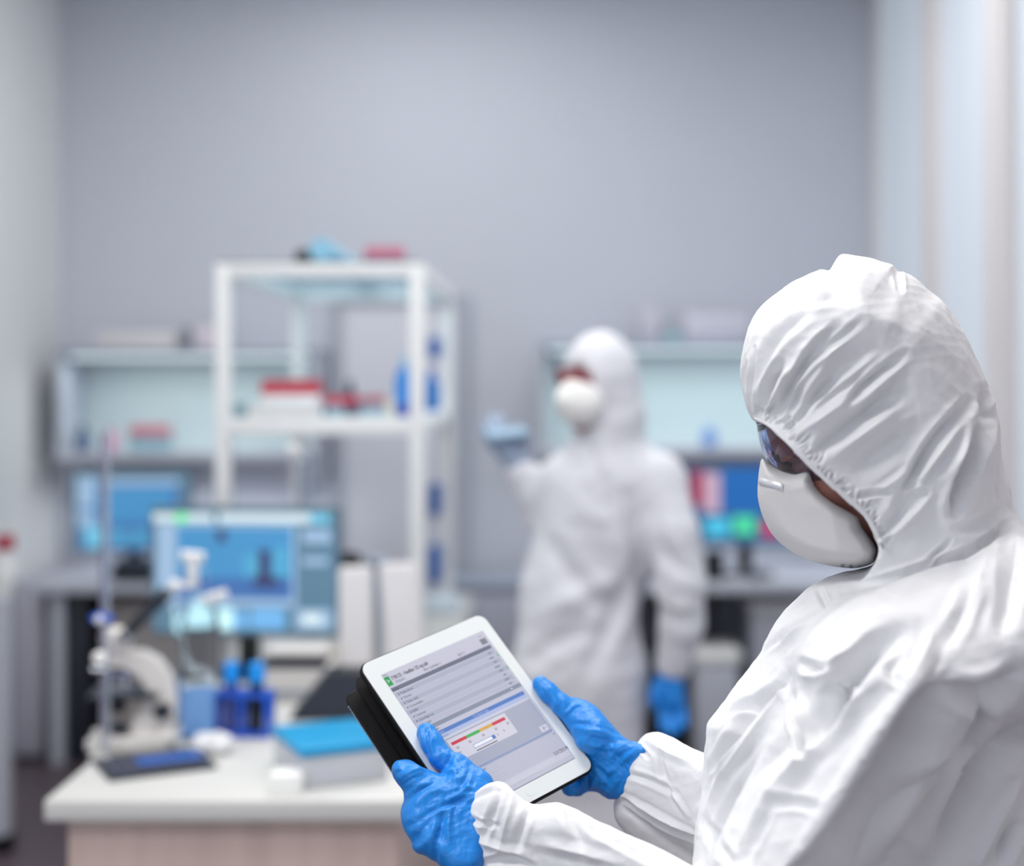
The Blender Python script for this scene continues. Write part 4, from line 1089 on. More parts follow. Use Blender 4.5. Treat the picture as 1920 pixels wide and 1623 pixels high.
# head (skin), one surface with neck, trunk and arms under the clothing
HY = 1.65
def hd(px, py, dy=0.0): return A3(px, py, HY + dy)
fdir = np.array([-0.80, 0.06, -0.60]); fdir /= np.linalg.norm(fdir)      # where the face looks
updir = np.array([-0.60, 0.0, 0.80]); updir -= updir @ fdir * fdir; updir /= np.linalg.norm(updir)
side = np.cross(fdir, updir)                                             # towards the camera or away
if side[1] > 0: side = -side
RH = np.stack([fdir, side, updir], 1)
HC = hd(1578, 800)
def hp(f_, s_, u_): return HC + RH @ (np.array([f_, s_, u_]) / 1000)
Fd = Field((-0.02, 1.30, 0.92), (0.60, 1.86, 1.75), 0.0035)
Fd.ell(HC + RH @ np.array([-0.012, 0, 0.022]), (0.084, 0.072, 0.085), RH, k=0)
Fd.ell(hp(32, 0, -40), (0.052, 0.058, 0.075), RH, k=0.03)
Fd.ell(hp(45, 0, -95), (0.032, 0.034, 0.028), RH, k=0.03)
Fd.cone(hp(-25, 0, -60), 0.055, A3(1770, 1060, HY), 0.046, k=0.03)
Fd.ell(A3(1730, 1330, 1.59), (0.09, 0.10, 0.14), k=0.04)
Fd.ell(A3(1640, 1560, 1.61), (0.08, 0.10, 0.16), k=0.05)
V, Q = Fd.surface(); V = relax(V, Q, 3)
# finer head detail
Fh = Field(HC - 0.16, HC + 0.16, 0.0016)
Fh.ell(HC + RH @ np.array([-0.012, 0, 0.022]), (0.084, 0.072, 0.085), RH, k=0)
Fh.ell(hp(32, 0, -40), (0.052, 0.058, 0.075), RH, k=0.03)
Fh.ell(hp(45, 0, -95), (0.032, 0.034, 0.028), RH, k=0.03)
Fh.cone(hp(-25, 0, -60), 0.055, A3(1700, 930, HY), 0.048, k=0.03)
for s_ in (-1, 1):
    Fh.ell(hp(70, 30 * s_, -4), (0.018, 0.020, 0.012), RH, k=0.012, sub=True)       # eye sockets
    Fh.ell(hp(61, 32 * s_, 14), (0.016, 0.024, 0.007), RH, k=0.010)                 # brow ridge
    Fh.ell(hp(58, 31 * s_, -6), (0.0155, 0.0155, 0.0135), RH, k=0.003)              # closed lids over the eye
    Fh.ell(hp(48, 42 * s_, -38), (0.028, 0.022, 0.020), RH, k=0.018)                # cheek
    Fh.ell(hp(-6, 70 * s_, -20), (0.012, 0.008, 0.028), RH, k=0.008)                # ear
Fh.cone(hp(74, 0, 2), 0.007, hp(96, 0, -38), 0.012, k=0.012)                        # nose
for s_ in (-1, 1): Fh.ell(hp(84, 11 * s_, -41), (0.010, 0.008, 0.007), RH, k=0.006)
Fh.ell(hp(78, 0, -64), (0.012, 0.024, 0.005), RH, k=0.006); Fh.ell(hp(76, 0, -74), (0.012, 0.020, 0.006), RH, k=0.006)   # lips
Vh, Qh = Fh.surface(); Vh = relax(Vh, Qh, 2)
# merge the fine head into the trunk field: keep trunk below the neck cut
keep = (V[Q].mean(1) - HC) @ updir < -0.10
keep |= np.linalg.norm(V[Q].mean(1) - HC, axis=1) > 0.155
head = mesh_obj('body', np.concatenate([V, Vh]), np.concatenate([Q[keep], Qh + len(V)]), M_skin, per, PO)
b = MB(); 
for s_ in (-1, 1):
    pts = [Vector(hp(77 - 3 * abs(k - 1.0), s_ * (13 + 11 * k), 15 + (4 if k == 1 else 0) - 1.5 * k) ) - Vector(PO) for k in range(4)]
    b.tube(pts, [0.0028, 0.0042, 0.0038, 0.002], n=10)
b.build('eyebrows', M_brow, per)
b = MB()
for s_ in (-1, 1):
    pts = [Vector(hp(74.5 - 0.10 * (k - 2) ** 2 * 6, s_ * (18 + 6.5 * k), -12 - 1.5 * (2 - abs(k - 2)))) - Vector(PO) for k in range(5)]
    b.tube(pts, [0.0008, 0.0014, 0.0016, 0.0014, 0.0008], n=8)
b.build('eyelashes', M_brow, per)

# goggles: clear wrap-around shield with rim
b = MB()
n1, n2 = 28, 12
grid = []
for i in range(n1 + 1):
    a_ = -1.48 + 2.96 * i / n1
    col_ = []
    for j in range(n2 + 1):
        v_ = j / n2
        u_ = 58 - 86 * v_ + 14 * (1 - math.cos(a_)) * (v_ - 0.3)
        fc = 88 - 15.5 * max(0.0, (u_ - 18) / 40) ** 1.7 - 5 * max(0.0, (8 - u_) / 30) ** 2
        col_.append(b.bm.verts.new(Vector(hp(fc * max(0.02, math.cos(a_)) ** 0.75, 76 * math.sin(a_), u_)) - Vector(PO)))
    grid.append(col_)
for i in range(n1):
    for j in range(n2): b.bm.faces.new((grid[i][j], grid[i + 1][j], grid[i + 1][j + 1], grid[i][j + 1]))
rim_t = [grid[i][0].co.copy() for i in range(n1 + 1)]; rim_b = [grid[i][-1].co.copy() for i in range(n1 + 1)]
gg = b.build('goggles', M_lens, per)
sd = gg.modifiers.new('thick', 'SOLIDIFY'); sd.thickness = 0.0015
for rr_ in (rim_b, rim_t):
    b = MB(); b.tube(rr_[6:-6], 0.0010, n=8); b.build('goggle_rim', mat('clear_rim', (206, 212, 226), 0.15, trans=0.6, ior=1.2), gg)

# mask
mk = [(1427, 858), (1423, 882), (1421, 903), (1420, 930), (1427, 962), (1442, 995), (1462, 1018), (1490, 1038), (1530, 1055), (1570, 1063), (1605, 1066), (1640, 1056), (1648, 1030), (1634, 1005), (1618, 985), (1614, 966), (1600, 957), (1575, 943), (1550, 925), (1532, 904), (1527, 888), (1520, 876), (1506, 877), (1490, 885), (1466, 881), (1446, 872), (1432, 860)]
Fd = Field(A3(1400, 1090, 1.66) - [0.0, 0.16, 0.0], A3(1670, 840, 1.66) + [0.02, 0.06, 0.02], 0.0018)
ymk = lambda px, py: HY + 0.0 - 0.00042 * np.clip((px - 1425) * 0.72 - (py - 870) * 0.32, -200, 300)
Fd.cast(Outline(mk, 2.0, 2), lambda px, py: HY + 0.004 + 0 * px, lambda px, py: 0.034 + 0.056 * np.clip(((px - 1420) * 0.8 - (py - 950) * 0.15) / 110, 0, 1) ** 0.6, 30, (0, 1.3, 1.2), (0.6, 1.8, 1.75), k=0)
V, Q = Fd.surface(); V = relax(V, Q, 4)
z = lambda x, y: (1380 + x / 4.919, 750 + y / 4.919)
ms = [([z(470, 800), z(600, 770), z(700, 730)], 4, -0.9), ([z(250, 680), z(330, 700), z(440, 700)], 4, 0.5), ([z(240, 800), z(330, 800), z(460, 800)], 3, -0.5), ([z(500, 900), z(640, 1000), z(900, 960)], 14, 0.5)]
for k in range(14):
    x0 = 540 + k * 44; y0 = 690 + k * 27 + (0 if k < 6 else (k - 6) * 3)
    ms.append(([z(x0, y0), z(x0 + 22, y0 - 34)], 1.7, -0.55))
V = folds(V, Q, ms)
mko = mesh_obj('respirator_mask', V, Q, M_mask, per, PO)
# nose clip (bent metal strip lying on the mask)
from mathutils.bvhtree import BVHTree
bv_mask = BVHTree.FromPolygons([tuple(v) for v in V], [tuple(int(i) for i in q) for q in Q])
def on_surf(bvh, px, py, lift=0.0008):
    o_ = Vector((0, 0, CH)); d_ = (at(px, py, 1.0) - o_).normalized()
    h_ = bvh.ray_cast(o_, d_)
    if h_[0] is None: return None
    nn = h_[1] if h_[1].y < 0 else -h_[1]
    return h_[0] + nn * lift - Vector(PO)
b = MB(); ring = []
for k in range(9):
    x = 1425.5 + k * 5.45; yv = 895.5 + k * 1.45
    a_, c_ = on_surf(bv_mask, x, yv), on_surf(bv_mask, x - 1.2, yv + 12)
    if a_ and c_: ring.append((b.bm.verts.new(a_), b.bm.verts.new(c_)))
for p_, q_ in zip(ring[:-1], ring[1:]): b.bm.faces.new((p_[0], q_[0], q_[1], p_[1]))
nc = b.build('nose_clip', mat('clip_metal', (240, 240, 242), 0.32, metal=0.4), mko); sd = nc.modifiers.new('t', 'SOLIDIFY'); sd.thickness = 0.0012; sd.offset = 0
# faint print at the lower edge of the mask
b = MB()
for (x, y, w_) in ((1576, 1057, 7), (1592, 1058.5, 7), (1609, 1059.5, 5)):
    for r_ in range(2):
        q = [on_surf(bv_mask, x, y + r_ * 3, .0004), on_surf(bv_mask, x + w_, y + r_ * 3 + .4, .0004), on_surf(bv_mask, x + w_, y + r_ * 3 + 1.8, .0004), on_surf(bv_mask, x, y + r_ * 3 + 1.4, .0004)]
        if all(q): b.bm.faces.new([b.bm.verts.new(v_) for v_ in q])
if len(b.bm.faces): b.build('print', mat('grey_ink', (120, 122, 132), 0.7), mko, smooth=False)

# coverall
hood = [(1412, 786), (1400, 768), (1391, 735), (1386, 700), (1387, 672), (1393, 640), (1404, 604), (1424, 575), (1450, 552), (1480, 530), (1510, 515), (1536, 504), (1548, 503), (1556, 506), (1562, 492), (1572, 478), (1580, 474), (1606, 478), (1632, 480), (1660, 490), (1675, 494), (1684, 508), (1700, 510), (1722, 524), (1745, 548), (1772, 565), (1800, 608), (1826, 655), (1848, 705), (1860, 740), (1873, 775), (1882, 830), (1888, 880), (1897, 940), (1910, 985), (1925, 1100), (1900, 1260), (1760, 1300), (1640, 1260), (1606, 1180), (1590, 1120), (1560, 1100), (1500, 1070), (1450, 1020), (1415, 950), (1402, 880), (1402, 830), (1408, 800)]
body = [(1606, 1066), (1575, 1072), (1546, 1083), (1520, 1098), (1497, 1118), (1470, 1143), (1449, 1170), (1432, 1205), (1426, 1222), (1400, 1256), (1375, 1288), (1351, 1321), (1330, 1347), (1324, 1362), (1322, 1386), (1319, 1411), (1319, 1451), (1315, 1490), (1303, 1540), (1300, 1565), (1298, 1600), (1290, 1650), (1285, 1960), (1990, 1960), (2010, 1300), (1990, 1080), (1930, 990), (1902, 965), (1880, 960), (1800, 960), (1700, 1040)]
arm = [(1608, 1106), (1664, 1086), (1749, 1060), (1820, 1036), (1862, 1016), (1904, 972), (1950, 1010), (2010, 1080), (2060, 1200), (2040, 1420), (1960, 1640), (1850, 1800), (1650, 1880), (1380, 1880), (1300, 1760), (1310, 1640), (1390, 1480), (1440, 1380), (1486, 1290), (1485, 1232), (1510, 1190), (1548, 1152)]
fore = [(862, 1640), (856, 1600), (857, 1560), (864, 1528), (878, 1500), (898, 1478), (918, 1466), (938, 1461), (952, 1466), (965, 1480), (980, 1496), (997, 1506), (1022, 1504), (1050, 1502), (1075, 1512), (1110, 1530), (1170, 1558), (1225, 1585), (1270, 1605), (1330, 1640), (1420, 1650), (1560, 1720), (1560, 1900), (1380, 1900), (1150, 1800), (960, 1740), (890, 1700)]
sleeve = [(1151, 1490), (1150, 1470), (1160, 1440), (1176, 1412), (1190, 1396), (1203, 1378), (1218, 1371), (1240, 1372), (1266, 1382), (1292, 1397), (1318, 1410), (1400, 1420), (1420, 1600), (1330, 1640), (1290, 1600), (1240, 1575), (1195, 1545), (1160, 1515)]
sleeve2 = [(1148, 1500), (1160, 1496), (1230, 1530), (1330, 1570), (1340, 1700), (1290, 1660), (1230, 1610), (1180, 1570), (1150, 1540)]
Fd = Field((-0.13, 1.24, 0.86), (0.60, 1.86, 1.76), 0.0031)
BB = ((-0.15, 1.24, 0.86), (0.62, 1.88, 1.78))
Hood = Outline(hood, 3, 1)
Fd.cast(Hood, lambda px, py: HY + 0.005, lambda px, py: 0.114 + 0.016 * np.clip((py - 500) / 400, 0, 1), 130, (0.15, 1.24, 1.3), (0.62, 1.88, 1.78), k=0)
# hollow for the face behind the elastic
cav = [(1340, 790), (1404, 788), (1414, 789), (1442, 803), (1476, 835), (1511, 871), (1549, 908), (1585, 938), (1620, 968), (1637, 1000), (1650, 1034), (1636, 1062), (1612, 1092), (1600, 1110), (1560, 1140), (1340, 1100)]
Fd.cast(Outline(cav, 2, 1), HY, 0.6, 9, (0.1, 1.2, 1.2), (0.5, 1.9, 1.7), k=0.003, sub=True)
Fd.cast(Outline(body, 3, 1), lambda px, py: 1.665 - 0.00004 * (py - 1100), 0.150, 120, *BB, k=0.012)
def yarm(px, py):
    # ridge running from the shoulder down to the elbow: towards the camera along it, falling away to both sides
    d = (px - 1725) * 0.809 + (py - 1289) * 0.587
    low = np.clip((py - 1180) / 220, 0, 1)
    return 1.545 - 0.00050 * np.clip(py - 1080, -100, 200) - 0.00006 * np.clip(py - 1280, 0, 900) + 0.00062 * np.clip(d, 0, 500) * low + 0.00036 * np.clip(-d - 8, 0, 150) * np.clip((py - 1150) / 150, 0, 1) + 0.00012 * np.clip(-d - 158, 0, 400)
Fd.cast(Outline(arm, 3, 1), yarm, 0.075, 95, (0.1, 1.24, 0.86), (0.62, 1.8, 1.55), k=0.018)
Fd.cast(Outline(fore, 2, 1), lambda px, py: 1.655 - 0.00022 * (px - 880), lambda px, py: 0.040 + 0.00004 * (px - 880), 62, (-0.13, 1.3, 0.86), (0.3, 1.8, 1.3), k=0.012)
Fd.cast(Outline(sleeve, 2, 1), lambda px, py: 1.795 - 0.0004 * (px - 1160), 0.042, 58, (0.05, 1.6, 0.95), (0.3, 1.86, 1.3), k=0.006)
Fd.cast(Outline(sleeve2, 2, 1), lambda px, py: 1.80 - 0.0003 * (px - 1160), 0.034, 40, (0.05, 1.6, 0.9), (0.3, 1.86, 1.2), k=0.003)
V, Q = Fd.surface(); V = relax(V, Q, 2)
V, Q = split(V, Q)
print('coverall verts', len(V))
z1 = lambda x, y: (1300 + x / 2.5355, 440 + y / 2.5355)
z6 = lambda x, y: (1380 + x / 4.509, 440 + y / 4.509)
z7 = lambda x, y: (1600 + x / 3.528, 640 + y / 3.528)
hs = [([z6(60, 1400), z6(50, 1200), z6(80, 1080)], 4, -3), ([z6(120, 1480), z6(110, 1250), z6(165, 960)], 3.5, -2.5), ([z6(200, 1480), z6(270, 1250), z6(410, 1040)], 8, -6), ([z6(170, 1250), z6(300, 900), z6(590, 660)], 9, -3.5),
      ([z6(330, 1520), z6(470, 1280), z6(650, 990), z6(860, 790)], 9, -6), ([z6(260, 1560), z6(350, 1330), z6(560, 1050)], 6, 3.5), ([z6(520, 1180), z6(720, 990), z6(1060, 735)], 6, -3.5), ([z6(420, 1500), z6(520, 1220), z6(640, 1080)], 5, 3),
      ([z6(480, 1500), z6(800, 1290), z6(880, 1120), z6(1120, 1010)], 17, -5), ([z6(600, 1470), z6(900, 1240), z6(1180, 1020)], 6, 4.5), ([z6(940, 1430), z6(1130, 1220), z6(1430, 1010)], 7, -4.5), ([z6(1000, 1500), z6(1200, 1280), z6(1430, 1100)], 9, 4),
      ([z1(560, 1050), z1(720, 930), z1(840, 830), z1(980, 745)], 13, -7), ([z1(640, 1050), z1(800, 940), z1(1000, 800)], 10, 3.5), ([z1(480, 960), z1(640, 850), z1(760, 760)], 9, 4), ([z1(440, 940), z1(560, 800), z1(680, 690)], 5, -3),
      ([z1(420, 900), z1(520, 720), z1(640, 560)], 6, -3), ([z1(380, 880), z1(430, 740), z1(440, 590)], 5, 3), ([z1(330, 860), z1(330, 740), z1(400, 600)], 4, -3.5),
      ([z7(300, 1060), z7(490, 720), z7(600, 580), z7(770, 400)], 9, -6), ([z7(420, 930), z7(560, 760), z7(700, 560)], 8, 3.5), ([z7(670, 1130), z7(750, 850), z7(810, 660), z7(880, 500)], 11, -13), ([z7(570, 960), z7(700, 740), z7(820, 560)], 12, 4),
      ([z7(860, 330), z7(880, 480), z7(930, 480)], 9, -5), ([z7(960, 1080), z7(990, 850), z7(970, 640)], 8, -4), ([z7(860, 1050), z7(900, 800), z7(920, 600)], 10, 3), ([z7(0, 880), z7(160, 720), z7(380, 600)], 20, -4), ([z7(20, 700), z7(200, 560), z7(420, 480)], 16, 4),
      ([z7(0, 1030), z7(120, 1010), z7(250, 985)], 5, -3), ([z7(100, 1040), z7(250, 940), z7(400, 820)], 6, 3), ([z7(200, 1270), z7(320, 1130), z7(440, 960)], 12, -4), ([z7(240, 1300), z7(380, 1160), z7(520, 1020)], 6, 4.5), ([z7(330, 1000), z7(430, 960), z7(500, 980)], 6, 3),
      ([z7(60, 1480), z7(130, 1370), z7(215, 1290)], 6, 4), ([z7(150, 1330), z7(180, 1350), z7(215, 1365)], 4, -4), ([z7(470, 1470), z7(560, 1400), z7(650, 1310)], 4, -2.5), ([z7(700, 1240), z7(850, 1180), z7(980, 1100)], 8, -2), ([z7(680, 1300), z7(800, 1300), z7(1040, 1160)], 8, 2),
      ([z1(630, 170), z1(655, 160), z1(690, 240)], 5, -4), ([z1(960, 170), z1(975, 185), z1(990, 260)], 5, -4), ([z1(540, 320), z1(640, 300), z1(700, 290)], 8, -2), ([z1(700, 300), z1(800, 420), z1(1000, 420)], 30, 3)]
# elastic gathers round the face opening
rim = [(1412, 787), (1440, 800), (1475, 832), (1510, 868), (1548, 905), (1585, 936), (1620, 966), (1640, 1000), (1652, 1032)]
rp = []
for a_, b_ in zip(rim[:-1], rim[1:]):
    L_ = math.dist(a_, b_)
    for k in range(max(1, int(L_ / 7.5))): rp.append((a_[0] + (b_[0] - a_[0]) * k * 7.5 / L_, a_[1] + (b_[1] - a_[1]) * k * 7.5 / L_, (b_[0] - a_[0]) / L_, (b_[1] - a_[1]) / L_))
rr = random.Random(4)
for i, (x, y, dx, dy) in enumerate(rp):
    nx, ny = dy, -dx
    ln = rr.uniform(18, 46) * (0.75 if i > 18 else 1.0); sk = rr.uniform(-0.2, 0.35)
    hs.append(([(x + nx * 9, y + ny * 9), (x + nx * ln * .5 + dx * ln * .1, y + ny * ln * .5 + dy * ln * .1), (x + nx * ln + dx * ln * sk, y + ny * ln + dy * ln * sk)], 2.7, -rr.uniform(1.4, 2.6)))
V = folds(V, Q, [(p_, w_, a_ * (1.45 if a_ < 0 else 1.0)) for p_, w_, a_ in hs])
z3 = lambda x, y: (1140 + x / 2.4615, 980 + y / 2.4615)
bs = [([z3(1090, 320), z3(1290, 262), z3(1500, 196), z3(1700, 120), z3(1850, 0)], 6, -5), ([z3(1130, 350), z3(1300, 300), z3(1520, 230), z3(1740, 150)], 10, 3),
      ([z3(700, 600), z3(830, 500), z3(990, 385)], 5, -5), ([z3(720, 560), z3(800, 480), z3(880, 380), z3(960, 290)], 5, 3), ([z3(960, 290), z3(990, 340), z3(1000, 390)], 5, -4), ([z3(800, 560), z3(900, 480), z3(1000, 400)], 8, 4),
      ([z3(850, 620), z3(1000, 440), z3(1190, 280)], 9, 6), ([z3(840, 690), z3(740, 810), z3(560, 860), z3(470, 930)], 7, -6), ([z3(870, 640), z3(960, 680), z3(1060, 660)], 8, -5), ([z3(835, 750), z3(860, 900), z3(900, 1080)], 6, -8), ([z3(890, 760), z3(910, 920), z3(930, 1040)], 6, 4),
      ([z3(1340, 520), z3(1220, 590), z3(1090, 720), z3(1030, 880), z3(930, 1050)], 17, -11), ([z3(1180, 540), z3(1080, 640), z3(900, 720)], 10, 5), ([z3(1300, 690), z3(1100, 880), z3(900, 1090), z3(740, 1250), z3(630, 1500)], 14, 6),
      ([z3(1350, 620), z3(1290, 700), z3(1380, 750)], 7, -3), ([z3(1420, 760), z3(1270, 960), z3(1080, 1240), z3(880, 1540)], 12, 6), ([z3(1560, 720), z3(1400, 950), z3(1220, 1230), z3(1020, 1540)], 26, -15),
      ([z3(840, 760), z3(700, 940), z3(560, 1130), z3(430, 1350)], 9, 7), ([z3(780, 760), z3(640, 890), z3(500, 1090), z3(450, 1180)], 7, -6), ([z3(830, 1000), z3(700, 1110), z3(560, 1330), z3(500, 1500)], 10, -8), ([z3(450, 1180), z3(520, 1120), z3(600, 1000)], 6, 4), ([z3(430, 1350), z3(480, 1450), z3(560, 1560)], 8, -5),
      ([z3(740, 1300), z3(850, 1280), z3(980, 1320)], 8, -3), ([z3(620, 1560), z3(700, 1400), z3(760, 1280)], 8, -4), ([z3(1780, 100), z3(1700, 300), z3(1600, 480)], 18, 5), ([z3(1880, 60), z3(1860, 300), z3(1820, 500)], 14, -6),
      ([z3(1700, 250), z3(1640, 420), z3(1560, 560)], 12, -4), ([z3(1500, 480), z3(1480, 620), z3(1400, 740)], 12, 5),
      ([z3(1910, 680), z3(1820, 760), z3(1700, 800), z3(1560, 760)], 16, -8), ([z3(1900, 960), z3(1720, 1120), z3(1620, 1350), z3(1520, 1600)], 20, -12), ([z3(1900, 1180), z3(1780, 1400), z3(1700, 1600)], 14, 8), ([z3(1650, 900), z3(1480, 1100), z3(1350, 1300), z3(1200, 1500)], 18, 6), ([z3(1500, 1100), z3(1300, 1300), z3(1150, 1560)], 14, -7), ([z3(1920, 1380), z3(1840, 1480), z3(1800, 1600)], 12, -6), ([z3(1750, 800), z3(1700, 950), z3(1600, 1100)], 12, -6)]
# far sleeve and near forearm
bs += [([(1170, 1500), (1200, 1520), (1260, 1555), (1305, 1575)], 4, -4), ([(1160, 1490), (1200, 1508), (1262, 1545), (1308, 1566)], 4, 3), ([(1196, 1400), (1206, 1408), (1214, 1420)], 3, -2), ([(1175, 1450), (1220, 1462), (1270, 1490)], 5, -2.5), ([(1235, 1400), (1238, 1440), (1255, 1480)], 5, -2), ([(1245, 1460), (1270, 1500), (1290, 1530)], 4, 2.5), ([(1215, 1385), (1245, 1410), (1300, 1430)], 6, 2),
       ([(940, 1470), (925, 1520), (900, 1580)], 6, -3), ([(960, 1490), (950, 1540), (935, 1600)], 8, 3), ([(1000, 1510), (980, 1540), (965, 1600)], 7, -3), ([(880, 1530), (900, 1545), (935, 1548)], 4, -2), ([(875, 1570), (930, 1590), (990, 1600)], 6, 2.5), ([(1060, 1510), (1080, 1550), (1090, 1600)], 10, -3), ([(1000, 1580), (1060, 1590), (1160, 1620)], 9, 3), ([(1100, 1545), (1170, 1580), (1240, 1620)], 8, -2.5), ([(905, 1620), (950, 1608), (1000, 1625)], 6, -4), ([(870, 1500), (915, 1475), (945, 1472)], 4, 2.5)]
V = folds(V, Q, [(p_, w_, a_ * (1.6 if a_ < 0 else 1.15)) for p_, w_, a_ in bs])
V = crumple(V, Q, 0.0009, 42, 9)
cov = mesh_obj('coverall', V, Q, M_suit, per, PO)
# elastic hem of the hood
bvc = BVHTree.FromPolygons([tuple(v) for v in V], [tuple(int(i) for i in q) for q in Q])
pts = []
for (x, y, dx, dy) in rp:
    q = on_surf(bvc, x + dy * 5, y - dx * 5, -0.0005)
    if q: pts.append(q)
if len(pts) > 5:
    sm = [sum((pts[min(max(i + k, 0), len(pts) - 1)] for k in (-2, -1, 0, 1, 2)), Vector()) / 5 for i in range(len(pts))]
    b = MB(); b.tube(sm, 0.0024, n=10); b.build('hood_elastic', M_suit, cov)

# lower coverall, legs and overshoes (below the picture)
Fd = Field((-0.02, 1.3, 0.0), (0.60, 1.85, 0.95), 0.008)
Fd.ell((0.36, 1.57, 0.90), (0.16, 0.16, 0.16), k=0)
for s_ in (-1, 1):
    Fd.chain([((0.34, 1.57 + 0.09 * s_, 0.82), 0.115), ((0.31, 1.57 + 0.10 * s_, 0.46), 0.088), ((0.33, 1.57 + 0.11 * s_, 0.12), 0.07)], k=0.03)
V, Q = Fd.surface(); V = relax(V, Q, 2); V = crumple(V, Q, 0.004, 25, 2)
mesh_obj('coverall_legs', V, Q, M_suit, per, PO)
for s_ in (-1, 1):
    b = MB(); b.box((0.10, 1.57 + 0.11 * s_ - 0.05, 0.0), (0.40, 1.57 + 0.11 * s_ + 0.05, 0.11), bev=0.04, seg=4, M=Matrix.Translation((-PO[0], -PO[1], 0)))
    b.build('overshoe', mat('overshoe_blue', (120, 170, 214), 0.6), per)

# ------------------------------------------------------------------ the standing person in the background
P2 = thing('person', 'person in a white coverall, mask and blue gloves standing blurred in the background', 'person', (0.20, 4.02, 0.0))
QO = (0.20, 4.02, 0.0)
Y2 = 4.02
def q(px, py, dy=0.0): return A3(px, py, Y2 + dy)
Fd = Field((-0.30, 3.62, 0.0), (0.56, 4.35, 1.78), 0.0085)
Fd.ell(q(1126, 708), (0.105, 0.118, 0.125), k=0)
Fd.ell(q(1150, 770), (0.085, 0.10, 0.11), k=0.03)
Fd.cone(q(1140, 800), 0.085, q(1140, 880), 0.115, k=0.05)
Fd.cone(q(1058, 902, 0.02), 0.075, q(1232, 902, -0.02), 0.080, k=0.06)
Fd.ell(q(1130, 980), (0.180, 0.135, 0.22), k=0.05)
Fd.ell(q(1085, 1120), (0.165, 0.13, 0.20), k=0.06)
Fd.ell(q(1085, 1260), (0.185, 0.145, 0.19), k=0.06)
Fd.chain([(q(1235, 905, -0.03), 0.075), (q(1262, 1000, -0.08), 0.068), (q(1276, 1090, -0.09), 0.066), (q(1278, 1170, -0.08), 0.060), (q(1262, 1245, -0.06), 0.050)], k=0.02)   # hanging arm
Fd.chain([(q(1060, 905, 0.05), 0.070), (q(1020, 965, 0.07), 0.060), (q(1000, 925, 0.05), 0.052), (q(978, 885, 0.03), 0.044)], k=0.02)                                      # raised forearm
for s_ in (-1, 1):
    Fd.chain([(q(1095 + 34 * s_, 1330, 0.0), 0.115), (A3(1095 + 44 * s_, 1330, Y2)[[0, 1, 2]] * [1, 1, 0] + [0, 0, 0.42], 0.085), (A3(1095 + 48 * s_, 1330, Y2) * [1, 1, 0] + [0, 0, 0.10], 0.068)], k=0.03)
fo_ = [(1062, 682), (1075, 672), (1105, 680), (1120, 710), (1124, 760), (1112, 800), (1080, 812), (1040, 800), (1030, 740), (1040, 695)]
Fd.ell(q(1070, 735, -0.10), (0.055, 0.07, 0.085), k=0.01, sub=True)
V, Q = Fd.surface(); V = relax(V, Q, 2); V, Q = split(V, Q)
fs = [([(1180, 930), (1200, 1050), (1215, 1200)], 12, -14), ([(1060, 900), (1100, 960), (1150, 980)], 20, 6), ([(1020, 1000), (1080, 1100), (1160, 1150)], 16, -9), ([(1000, 1160), (1080, 1120), (1160, 1080)], 18, 9), ([(1090, 1290), (1150, 1160), (1190, 1060)], 16, -9), ([(1150, 1220), (1180, 1140), (1200, 1080)], 10, 7), ([(1230, 1000), (1260, 1060), (1310, 1080)], 12, -7), ([(1220, 1100), (1260, 1140), (1310, 1140)], 12, 7),
      ([(980, 1250), (1040, 1200), (1120, 1180)], 14, -8), ([(1090, 820), (1120, 860), (1150, 1000)], 10, -6)]
V = folds(V, Q, fs); V = crumple(V, Q, 0.0020, 16, 11)
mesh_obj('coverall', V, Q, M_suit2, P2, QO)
Fd = Field((-0.1, 3.7, 1.05), (0.45, 4.3, 1.76), 0.006)
Fd.ell(q(1118, 725, -0.012), (0.082, 0.090, 0.105), k=0)
Fd.ell(q(1098, 770, -0.04), (0.055, 0.06, 0.06), k=0.03)
Fd.ell(q(1076, 722, -0.085), (0.02, 0.018, 0.03), k=0.015)
Fd.cone(q(1068, 706, -0.085), 0.008, q(1058, 735, -0.10), 0.013, k=0.01)
for s_ in (-1, 1): Fd.ell(q(1072 + 17 * s_, 706, -0.09 + 0.012 * s_), (0.016, 0.014, 0.012), k=0.008, sub=True)
Fd.cone(q(1130, 780), 0.05, q(1130, 900), 0.06, k=0.03)
Fd.ell(q(1130, 990), (0.14, 0.10, 0.2), k=0.05)
V, Q = Fd.surface(); V = relax(V, Q, 2)
mesh_obj('body', V, Q, M_skin, P2, QO)
Fd = Field((-0.05, 3.72, 1.40), (0.28, 4.05, 1.68), 0.003)
Fd.ell(q(1090, 756, -0.085), (0.062, 0.062, 0.062), k=0)
Fd.ell(q(1066, 752, -0.115), (0.030, 0.034, 0.046), k=0.03)
Fd.cone(q(1072, 728, -0.115), 0.014, q(1056, 750, -0.135), 0.016, k=0.02)
Fd.ell(q(1118, 735, -0.012), (0.072, 0.080, 0.095), k=0.004, sub=True)
V, Q = Fd.surface(); V = relax(V, Q, 2)
mesh_obj('respirator_mask', V, Q, mat('mask_fabric_far', (238, 238, 236), 0.8), P2, QO)
b = MB()
gc_ = Vector(q(1100, 704, -0.02)) - Vector(QO); gr_ = []
for i in range(17):
    a_ = math.radians(150 + 150 * i / 16)
    gr_.append([b.bm.verts.new(gc_ + Vector((0.082 * math.cos(a_), 0.092 * math.sin(a_), zz + 0.012 * math.sin(a_)))) for zz in (-0.02, -0.008, 0.008, 0.02)])
for c0, c1 in zip(gr_[:-1], gr_[1:]):
    for k in range(3): b.bm.faces.new((c0[k], c1[k], c1[k + 1], c0[k + 1]))
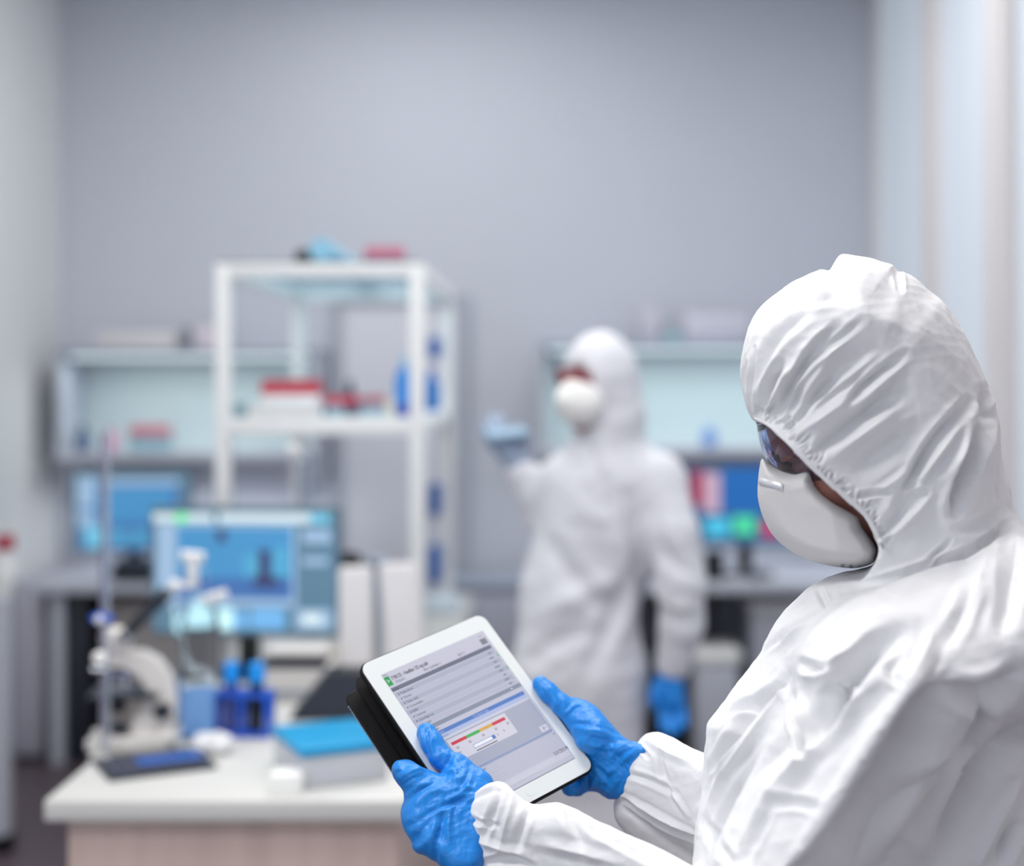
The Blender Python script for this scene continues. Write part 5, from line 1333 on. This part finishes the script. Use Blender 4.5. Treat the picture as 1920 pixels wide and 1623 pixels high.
g2_ = b.build('goggles', mat('goggles_tinted', (150, 74, 88), 0.15, trans=0.35, ior=1.1), P2); sd = g2_.modifiers.new('t', 'SOLIDIFY'); sd.thickness = 0.004
def far_glove(base, dirn, curl, nm='glove'):
    Fg = Field(np.array(base) - 0.14, np.array(base) + 0.14, 0.003)
    d = np.array(dirn, float); d /= np.linalg.norm(d)
    w = np.cross(d, [0, 1, 0]); w /= np.linalg.norm(w); nrm = np.cross(w, d)
    p0 = np.array(base)
    Fg.cone(p0 - d * 0.02, 0.034, p0 + d * 0.05, 0.036, k=0)
    for i in range(4):
        o_ = w * (i - 1.5) * 0.019
        L_ = (0.036, 0.042, 0.039, 0.030)[i]
        a_ = p0 + d * 0.06 + o_; m_ = a_ + d * L_ + nrm * curl * 0.012; e_ = m_ + d * L_ * .7 + nrm * curl * 0.03
        Fg.chain([(a_, 0.0115), (m_, 0.0102), (e_, 0.009)], k=0.005)
    Fg.chain([(p0 + w * -0.03 + d * 0.0, 0.014), (p0 + w * -0.048 + d * 0.03 + nrm * curl * 0.01, 0.012), (p0 + w * -0.05 + d * 0.06 + nrm * curl * 0.02, 0.0105)], k=0.008)
    V_, Q_ = Fg.surface(); V_ = relax(V_, Q_, 2)
    return mesh_obj(nm, V_, Q_, M_glove, P2, QO)
far_glove(q(1258, 1275, -0.06), (0.03, -0.1, -1), -1)
far_glove(q(966, 862, 0.03), (-0.55, -0.1, 0.75), 1).data.materials[0] = mat('pale_glove', (150, 166, 190), 0.5)
for s_ in (-1, 1):
    cx_ = A3(1095 + 50 * s_, 1330, Y2)[0]
    b = MB(); b.box((cx_ - 0.10, Y2 - 0.14, 0), (cx_ + 0.06, Y2 + 0.10, 0.10), bev=0.035, seg=4, M=Matrix.Translation((-QO[0], -QO[1], 0)))
    b.build('overshoe', mat('overshoe_blue', (120, 170, 214), 0.6), P2)
# pale blue sample plate held up by the standing person
b = MB(); b.box((-0.055, -0.04, -0.008), (0.055, 0.04, 0.008), bev=0.004)
o = b.build('sample_plate', mat('pale_sample_plate', (140, 170, 194), 0.4)); o.location = q(950, 812, 0.0); o.rotation_euler = (0.2, -0.1, 0.3)
tag(o, 'pale blue plate held up in the raised hand of the standing person', 'plate')
